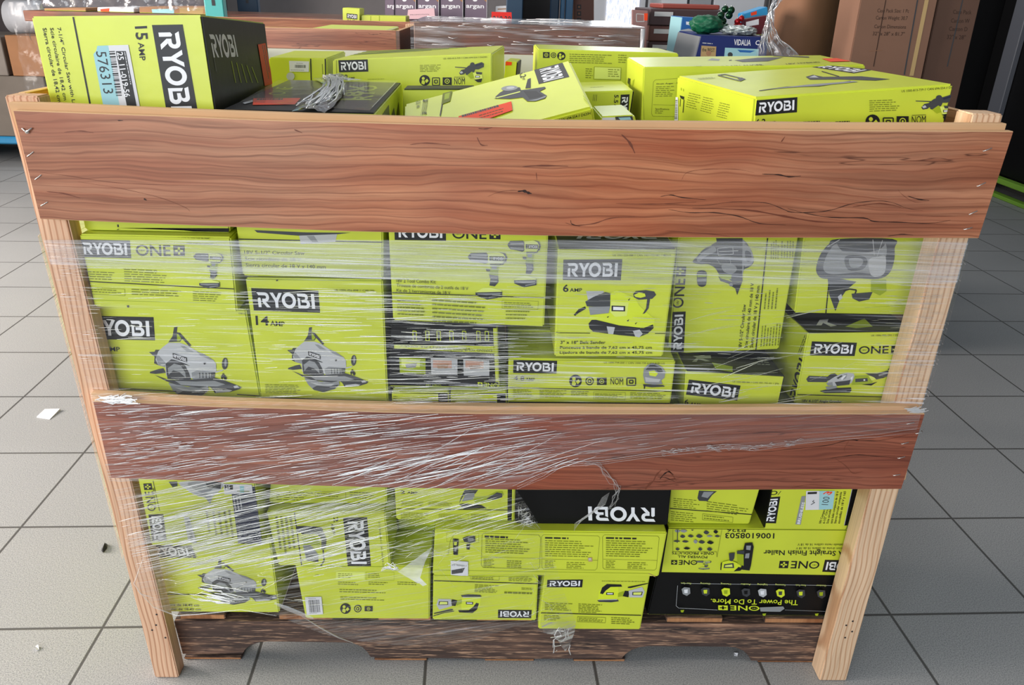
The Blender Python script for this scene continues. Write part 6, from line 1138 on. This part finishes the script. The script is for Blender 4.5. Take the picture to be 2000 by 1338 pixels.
for k in range(34):
    y = rh.uniform(-5, 95); u = rh.random(); pts = [at(interp(lf, y+d_)+(interp(rf, y+d_)-interp(lf, y+d_))*u+rh.uniform(-2, 2), y+d_, 1.55) for d_ in (0, 8, 16, 24)]; mb.tube(pts, [.0005, .0013, .0013, .0005], CRS, 5)
tag(mb.build('hanging_film'), 'crumpled clear film hanging in front of the curled cardboard sheet', 'plastic wrap')
# tall brown cartons and the black racking at the right
CBT = flat('carton_stamp_ink', '#3d2c24', .7, .2); CB1 = flat('tan_tall_carton', '#836250', .75, .2, var=.07); CB2 = flat('brown_tall_carton', '#62493d', .75, .2, var=.07)
Yt = 1.5
c = Carton('tall tan carton with a tape strip, left of the darker brown one', [(1681, 0), (1831, 0), (1800, 150), (1654, 150)], Yt, .16, 'tall cartons at the right', bot=0, top=1.7, mats={q: CB1 for q in ('front', 'left', 'right', 'top')}); f = c.front
for k, (s_, y) in enumerate((('Case Pack Size: 1 Pc', 17), ('Carton Weight: 30.7', 31), ('Carton Dimensions', 48), ('32" x 28" x 81.7"', 62))): f.text(s_, (1714-k*3, y), (1776-k*3, y+1), (1713-k*3, y+7), CBT)
f.line((1792, 0), (1766, 146), 2.5, DGREY); f.line((1730, 0), (1706, 130), 1.6, CBT); f.poly([(1806, 0), (1814, 0), (1784, 148), (1776, 148)], KRAFT); f.line((1697, 100), (1722, 98), 1.5, CARDD); c.done()
c = Carton('tall darker brown carton beside the tan one, nearest the black racking', [(1833, 0), (1915, 0), (1880, 150), (1802, 150)], Yt+.02, .2, 'tall cartons at the right', bot=0, top=1.7, mats={q: CB2 for q in ('front', 'left', 'right', 'top')}); f = c.front
for k, (s_, y) in enumerate((('Case Pack', 19), ('Carton W', 36), ('Carton D', 52), ('32" x 28"', 68))): f.text(s_, (1862-k*4, y), (1898-k*4, y+1), (1861-k*4, y+8), CBT)
f.line((1880, 0), (1850, 130), 2, DGREY); c.done()
rk2 = empty('black_rack', (3.9, 3.4, 0), 'tall black-sheeted rack on green base rails at the far right', 'rack')
mb = MB(); mb.box((3.47, 1.6, .13), (4.3, 4.7, 2.6), BLK, .01); mb.build('sheeting', rk2); mb = MB(); mb.box((1.9, 4.75, 0), (4.3, 4.9, 2.6), BLK, .01); mb.build('back_sheet', rk2)
d0 = ray(1966, 150); t_ = (3.46-CPOS.x)/d0.x; py = (CPOS+d0*t_).y
mb = MB(); mb.box((3.43, py-.07, .05), (3.468, py+.07, 2.5), flat('grey_post_paint', '#5d6068', .5, .4), .004); mb.build('post', rk2)
for x, z0, z1 in ((3.40, .095, .13), (3.40, 0, .025)): mb = MB(); mb.box((x, 1.6, z0), (x+.06, 4.7, z1), GREENM, .004); mb.build('base_rail', rk2)
for y in (3.45, 4.5): mb = MB(); mb.box((3.405, y, .0255), (3.455, y+.12, .0945), GREENM, .004); mb.build('block', rk2)
# wrapped goods on a blue pallet at the far left
Yl = 4.35; X = lambda px, py: at(px, py, Yl).x; Z = lambda px, py: at(px, py, Yl).z
pe = empty('blue_pallet', (X(20, 300), Yl+.3, 0), 'blue plastic pallet under wrapped goods at the far left', 'pallet')
mb = MB(); mb.box((-4.6, Yl, Z(40, 268)-.05), (X(96, 290), Yl+.8, Z(40, 268)), BLUEP, .01); mb.build('deck', pe)
for x in (-4.55, -4.05, X(96, 290)-.14): mb = MB(); mb.box((x, Yl+.01, 0), (x+.13, Yl+.79, Z(40, 268)-.0505), BLUEP, .008); mb.build('foot', pe)
z1 = Z(40, 268); z2 = Z(40, 150); z3 = Z(40, 70)
tb('grey_carton', 'grey-brown wrapped carton on the blue pallet at the far left', 'box', -4.6, X(98, 230), Yl+.02, Yl+.75, z1+.001, z2, flat('taupe_carton', '#5f574f', .6, .3, var=.1))
tb('tan_carton', 'tan carton under peeling film on the grey-brown one, far left', 'box', X(12, 110), X(84, 110), Yl+.03, Yl+.6, z2+.001, z3, flat('orange_tan_carton', '#8a5f3d', .65, .3, var=.12))
mb = MB(); xx = X(-30, 40), X(46, 40); zc_ = (z3+Z(40, 2))/2; r_ = (Z(40, 2)-z3)/2
mb.tube([(xx[0], Yl+.3, z3+r_), (xx[1], Yl+.3, z3+r_)], r_, flat('white_roll_wrap', '#a9abb0', .4, .4, bump=.2), 28); mb.tube([(xx[1], Yl+.3, z3+r_), (xx[1]+.002, Yl+.3, z3+r_)], r_*.96, flat('roll_end', '#a3a494', .6, .3), 28); tag(mb.build('wrapped_roll'), 'white wrapped roll lying on the tan carton, far left', 'roll')
tb('carton', 'pale shelf-edged carton at the very left edge beside the tan carton', 'box', -4.6, X(10, 140), Yl+.03, Yl+.6, z2+.001, z3-.01, flat('greige_carton', '#6e665f', .6, .3, var=.1))
mb = MB(); vs = []
for j in range(21):
    for i in range(9):
        p = Vector((X(40, 100)+(X(104, 100)-X(40, 100))*i/8, Yl-.02, z1+(Z(60, 5)-z1)*(1-j/20))); vs.append(p+Vector((.03*noise.noise(Vector((j*.3, i*.2, 4))), -.04*abs(noise.noise(Vector((i*.7, j*.3, 2)))), 0)))
mb.mesh(vs, [(j*9+i, j*9+i+1, j*9+i+10, j*9+i+9) for j in range(20) for i in range(8)], film('left_hanging_film', 80, .05, .16, 20, 30, (.56, .66), .5, 51, .6), True); tag(mb.build('loose_film'), 'loose clear film peeling down the goods on the blue pallet', 'plastic wrap')
tb('dark_carton_stack', 'dark wrapped load behind the white roll at the far left', 'box', -4.6, X(100, 60)+.25, Yl+.9, Yl+1.5, 0, 2.2, flat('plum_wrap', '#2f282a', .6, .3, var=.12))
# scraps on the floor
def scrap(pts, m_, lab, name='paper_scrap', h=.004):
    c_ = [az(x, y, 0) for x, y in pts]; mb = MB(); n = len(c_); top = [p+Vector((0, 0, h*(1+.8*math.sin(i*2.1)))) for i, p in enumerate(c_)]; bot = [p+Vector((0, 0, .0005)) for p in c_]
    mb.mesh(top+bot, [tuple(range(n)), tuple(range(n, 2*n))[::-1]]+[(i, i+n, (i+1) % n+n, (i+1) % n) for i in range(n)], m_); return tag(mb.build(name), lab, 'litter')
scrap([(88, 801), (118, 802), (97, 820), (72, 816)], PAPER, 'torn white paper scrap on the floor left of the crate'); scrap([(199, 1078), (206, 1067), (210, 1064), (209, 1071), (202, 1080)], INK, 'small dark splinter on the floor left of the crate', 'splinter', .006); scrap([(70, 1265), (76, 1264), (77, 1270), (72, 1272)], PAPER, 'tiny white crumb on the floor at the lower left', 'paper_crumb', .004); scrap([(1433, 1277), (1441, 1279), (1440, 1282), (1434, 1281)], PAPER, 'tiny white chip on the floor under the pallet notch', 'paper_crumb', .003)
